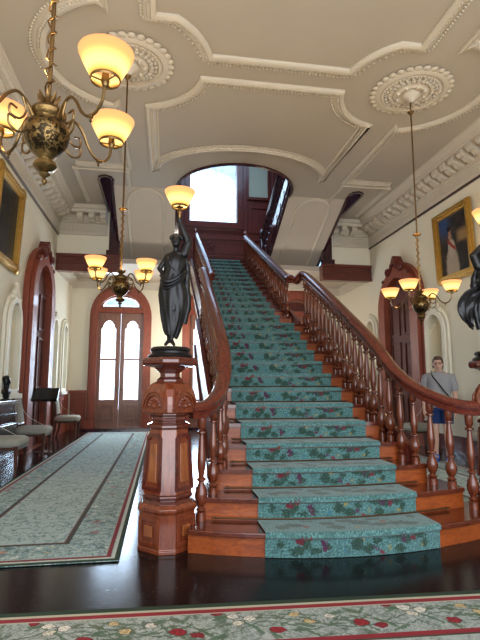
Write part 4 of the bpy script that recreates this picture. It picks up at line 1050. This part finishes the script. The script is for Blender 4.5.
# ------------------------------------------------------------------ chairs
def chair(label):
    C = thing('side_chair', (0,0,0), label, 'chair', 'upholstered side chairs along the walls')
    # faces +X
    mb = MB(); n = 16; rings = []
    for z, k in ((.385,.96),(.40,1.03),(.44,1.06),(.48,1.03),(.505,.90),(.515,.5)):
        ring = []
        for j in range(n*2):
            a = 2*PI*j/(n*2); ca, sa = math.cos(a), math.sin(a); q = (abs(ca)**5+abs(sa)**5)**(-.2)
            ring.append((.25*k*q*ca, .26*k*q*sa, z))
        rings.append(ring)
    mb.loft(rings); mb.build('seat', M['seat'], C, smooth=True)
    mb = MB(); mb.box(-.235,.235,-.24,.24,.345,.405); mb.build('seat_frame', M['chairwood'], C, bevel=.01)
    for x in (-.21,.21):
        for y in (-.215,.215):
            if x > 0: MB().lathe([(.018,0),(.022,.02),(.014,.05),(.02,.12),(.028,.2),(.02,.26),(.03,.28),(.028,.35),(0,.35)], 10, (x,y,0)).build('leg', M['chairwood'], C, smooth=True)
            else: MB().tube([(x-.06,y,0),(x-.01,y,.2),(x,y,.42)], [.017,.022,.024], 8).build('leg', M['chairwood'], C, smooth=True)
    mb = MB()
    for y in (-.2,.2): mb.tube([(-.215,y,.40),(-.235,y,.7),(-.29,y*.95,1.02)], [.024,.024,.018], 8)
    mb.tube(catmull([(-.285,-.20,.98),(-.30,-.1,1.05),(-.305,0,1.09),(-.30,.1,1.05),(-.285,.20,.98)],4), .026, 8); mb.tube([(-.22,-.2,.55),(-.22,.2,.55)], .02, 8)
    mb.ball((-.30,0,1.11), (.03,.07,.05)); mb.ball((-.29,-.195,1.04), .026); mb.ball((-.29,.195,1.04), .026)
    mb.build('back_frame', M['chairwood'], C, smooth=True)
    mb = MB(); rings = []
    for k in range(7):
        t = k/6; z = .57+.43*t; x = -.225-.07*t; hw_ = .17*(1 if t < .8 else 1-.9*(t-.8)**1.5*5*.3)
        rings.append([(x-.03,-hw_,z),(x+.02,-hw_,z),(x+.045,-hw_*.7,z),(x+.05,0,z),(x+.045,hw_*.7,z),(x+.02,hw_,z),(x-.03,hw_,z)])
    mb.loft(rings); mb.build('backrest', M['seat'], C, smooth=True)
    MB().tube(catmull([(-.24,-.15,1.0),(-.1,-.12,.72),(.1,-.05,.56),(.25,.05,.47)],5), .004, 5).build('cord', M['cord'], C)
    return C
c0 = chair('grey upholstered side chair nearest the camera along the left wall')
spots = [(-2.13,7.28,0,None),(-2.2,9.12,0,'grey upholstered side chair beside the black lectern on the left wall'),(-2.2,12.25,0,'grey upholstered side chair farthest back by the left wainscot'),
         (4.76,8.6,180,'grey upholstered side chair behind the left side of the woman'),(4.88,6.72,180,'grey upholstered side chair to the right of the woman')]
for i, (x, y, a, lb) in enumerate(spots):
    o = c0 if i == 0 else copy_tree(c0)
    o.location = (x,y,0); o.scale = (1.06,1.06,1.0); o.rotation_euler = (0,0,math.radians(a))
    if lb: o['label'] = lb

# black lectern sign
L = thing('lectern', (-2.12,9.55,0), 'black slanted reading stand on a thin pole by the left doorway', 'lectern')
mb = MB(); mb.lathe([(.16,0),(.16,.015),(.05,.03),(.015,.05),(.015,.96),(0,.96)], 14, (-2.12,9.55,0)); mb.build('pole', M['chairwood'], L, smooth=True)
mb = MB(); mb.cbox((-2.12,9.5,1.05), (.23,.015,.13), Matrix.Rotation(math.radians(-35),3,'X')); mb.build('board', M['black'], L, bevel=.006)
mb = MB(); mb.cbox((-2.12,9.405,.945), (.23,.035,.008), Matrix.Rotation(math.radians(-35),3,'X')); mb.build('ledge', M['black'], L)

# stepped cabinet with a dark bust, and a black table in the left corner
cb = thing('stepped_cabinet', (-2.45,8.23,0), 'dark polished stepped cabinet against the left wall below the dark bust', 'cabinet')
mb = MB()
for x1, z0, z1 in ((-2.20,0,.12),(-2.26,.12,.55),(-2.23,.55,.60),(-2.29,.60,.72),(-2.26,.72,.76),(-2.32,.76,.88),(-2.29,.88,.92)): mb.box(XL+.031, x1-.12, 7.75, 8.72, z0, z1)
mb.build('carcass', M['black'], cb, bevel=.008)
MB().box(XL+.031, -2.36, 7.72, 8.75, .92, .97).build('top', M['marble'], cb, bevel=.008)
bs = thing('dark_bust', (-2.455,8.32,.97), 'small black bust standing on the stepped cabinet by the left niche', 'sculpture')
mb = MB(); x, y, z = 0, 0, 0
capsule(mb, (0,0,.17), .05, (0,0,.22), .05); mb.ball((0,0,.30), (.06,.07,.085)); mb.ball((.05,-.02,.29), (.02,.02,.03)); mb.ball((0,0,.14), (.07,.13,.07)); mb.ball((0,0,.07), (.055,.07,.05)); mb.ball((-.01,0,.345), (.065,.075,.055))
skin(mb, 'bust_figure', M['bronze'], bs, .01, 3)
MB().lathe([(.07,0),(.07,.02),(.04,.035),(.04,.06),(0,.06)], 14).build('socle', M['bronze'], bs, origin=(0,0,0), smooth=True)
tb = thing('low_table', (-2.2,6.0,0), 'glossy black low round table at the left edge of the photo', 'table')
MB().lathe([(.30,.40),(.32,.42),(.32,.45),(.30,.465),(0,.465)], 28, (-2.2,6.0,0)).build('tabletop', M['black'], tb, smooth=True)
MB().lathe([(.24,0),(.24,.03),(.12,.06),(.07,.12),(.10,.2),(.13,.28),(.09,.36),(.2,.40),(0,.40)], 20, (-2.2,6.0,0)).build('pedestal', M['black'], tb, smooth=True)

# ------------------------------------------------------------------ paintings
def canvas_mat(kind):
    t = NT('portrait_'+kind); g = t.coord('Generated'); gx, gy, gz = t.sep(g)
    u, v = gy, gz                                  # along the wall, up
    if kind == 'right': u = t.math('SUBTRACT', 1.0, gy)
    n = t.noise(g, 7, 4); n2 = t.noise(g, 22, 4)
    if kind == 'left':
        c = t.mix(t.step(n, .3, .75), (.006,.007,.008), (.035,.032,.028))
    else:
        uu = t.math('ADD', u, t.math('MULTIPLY', t.math('SUBTRACT', n, .5), .10)); vv = t.math('ADD', v, t.math('MULTIPLY', t.math('SUBTRACT', n2, .5), .06))
        c = t.mix(t.step(n, .35,.7), (.022,.02,.022), (.07,.055,.045))
        c = t.mix(t.math('MULTIPLY', t.math('SUBTRACT',1.0,t.step(uu,.2,.55)), t.step(vv,.55,.85)), c, (.035,.075,.19))
        c = t.mix(t.math('MULTIPLY', t.step(uu,.55,.75), t.math('MULTIPLY', t.step(vv,.45,.55), t.math('SUBTRACT',1.0,t.step(vv,.62,.75)))), c, (.30,.20,.10))
        def blob(cx, cy, rx, ry, k, s=.5):
            a = t.math('DIVIDE', t.math('SUBTRACT', uu, cx), rx); b = t.math('DIVIDE', t.math('SUBTRACT', vv, cy), ry)
            d = t.math('ADD', t.math('MULTIPLY', a, a), t.math('MULTIPLY', b, b)); return t.mix(t.math('SUBTRACT', 1.0, t.step(d, s, 1.1)), c, k)
        c = blob(.72,.30,.20,.20,(.035,.03,.028)); c = blob(.40,.15,.24,.36,(.34,.29,.23)); c = blob(.40,.45,.14,.17,(.38,.33,.27))
        c = blob(.38,.64,.07,.06,(.30,.19,.13)); c = blob(.37,.72,.055,.07,(.30,.17,.11)); c = blob(.36,.775,.065,.05,(.015,.01,.01))
        d = t.math('ABSOLUTE', t.math('SUBTRACT', t.math('ADD', vv, t.math('MULTIPLY', uu, .75)), .80))
        sash = t.math('MULTIPLY', t.math('SUBTRACT',1.0,t.step(d,.02,.045)), t.math('MULTIPLY', t.step(uu,.27,.3), t.math('SUBTRACT',1.0,t.step(uu,.5,.53))))
        c = t.mix(sash, c, (.26,.03,.03))
    t.l(c, t.b.inputs['Base Color']); t.b.inputs['Roughness'].default_value = .35; t.b.inputs['Specular IOR Level'].default_value = .25
    return t.m
def painting(x, s, y0, y1, z0, z1, kind, label):
    p = thing('framed_painting', (x,(y0+y1)/2,z0), label, 'painting'); f0 = fX(x, s)
    lean = lambda u, v, w: f0(u, v, w+.02+.05*(v-z0)/(z1-z0))
    mb = MB()
    for a, b, th_ in ((0,.14,.05),(.02,.10,.085),(.035,.07,.10)):
        mb.slab([(y0+a,z0+a),(y1-a,z0+a),(y1-a,z1-a),(y0+a,z1-a)], [[(y0+b,z0+b),(y1-b,z0+b),(y1-b,z1-b),(y0+b,z1-b)]], lean, 0, th_)
    for cy, cz in ((y0,z0),(y1,z0),(y0,z1),(y1,z1)):
        if kind == 'left': mb.ball(lean(cy+(.06 if cy == y0 else -.06), cz+(.06 if cz == z0 else -.06), .06), (.05,.11,.11), nu=10, nv=6)
    mb.build('frame', M['gold'], p)
    MB().slab([(y0+.12,z0+.12),(y1-.12,z0+.12),(y1-.12,z1-.12),(y0+.12,z1-.12)], [], lean, .0, .02).build('canvas', canvas_mat(kind), p)
painting(XL, 1, 7.35, 8.62, 3.12, 4.55, 'left', 'dark portrait in an ornate gilt frame high on the left wall')
painting(XR, -1, 7.52, 8.68, 3.16, 4.55, 'right', 'portrait of a figure in a white dress in a gold frame on the right wall')

# ------------------------------------------------------------------ world, lights, camera
w = bpy.data.worlds.new('daylight'); SC.world = w; w.use_nodes = True
nt = w.node_tree; bg = nt.nodes['Background']
tc = nt.nodes.new('ShaderNodeTexCoord'); sx = nt.nodes.new('ShaderNodeSeparateXYZ'); rp = nt.nodes.new('ShaderNodeValToRGB')
nt.links.new(tc.outputs['Generated'], sx.inputs[0]); mr = nt.nodes.new('ShaderNodeMapRange'); mr.inputs[1].default_value = -.4; mr.inputs[2].default_value = .9
nt.links.new(sx.outputs[2], mr.inputs[0]); nt.links.new(mr.outputs[0], rp.inputs[0])
rp.color_ramp.elements[0].color = (.80,.88,.95,1); rp.color_ramp.elements[1].color = (.42,.66,1,1)
nt.links.new(rp.outputs[0], bg.inputs[0]); bg.inputs[1].default_value = 2.0
def area(name, loc, rot, sx_, sy_, e, col):
    l = bpy.data.lights.new(name, 'AREA'); l.shape = 'RECTANGLE'; l.size = sx_; l.size_y = sy_; l.energy = e; l.color = col
    o = bpy.data.objects.new(name, l); COL.objects.link(o); o.location = loc; o.rotation_euler = [math.radians(a) for a in rot]; return o
area('front_fill_light', (1.4,-1.9,2.4), (90,0,0), 7, 4.4, 165, (1,.94,.86))  # added fill behind the camera to lighten the hall
area('well_fill_light', (1.5,11.4,8.9), (0,0,0), 3, 3, 100, (.52,.72,1))  # added blue fill under the closed shaft ceiling, for blue reflections
area('back_door_daylight_left', (-1.2,15.0,2.2), (-90,0,0), 1.4, 3.4, 260, (.62,.80,1))
area('back_door_daylight_right', (4.02,15.0,2.2), (-90,0,0), 1.4, 3.4, 260, (.62,.80,1))
area('back_door_daylight_middle', (1.41,15.0,2.2), (-90,0,0), 1.4, 3.4, 200, (.62,.80,1))

for nm_, lx in (('back_bay_fill', 2.75), ('back_bay_fill', .25)):  # added fill lights, hidden behind the stair, to brighten the back bay
    l = bpy.data.lights.new(nm_, 'POINT'); l.energy = 55; l.color = (1,.93,.82); l.shadow_soft_size = .25
    o = bpy.data.objects.new(nm_, l); COL.objects.link(o); o.location = (lx,12.9,2.4)
cam = bpy.data.cameras.new('camera'); co = bpy.data.objects.new('camera', cam); COL.objects.link(co); SC.camera = co
FPX = 485.0
pitch = math.atan(66/FPX); yaw = math.atan(78*math.cos(pitch)/FPX)
co.location = (0,0,1.2); co.rotation_euler = (PI/2+pitch, 0, -yaw)
cam.sensor_fit = 'VERTICAL'; cam.sensor_height = 36; cam.lens = 36*FPX/640; cam.clip_start = .05; cam.clip_end = 200
SC.view_settings.view_transform = 'Standard'; SC.view_settings.look = 'None'; SC.view_settings.exposure = .68; SC.view_settings.gamma = .9
SC.cycles.use_denoising = True
SC.cycles.max_bounces = 8; SC.cycles.diffuse_bounces = 5; SC.cycles.sample_clamp_indirect = 6
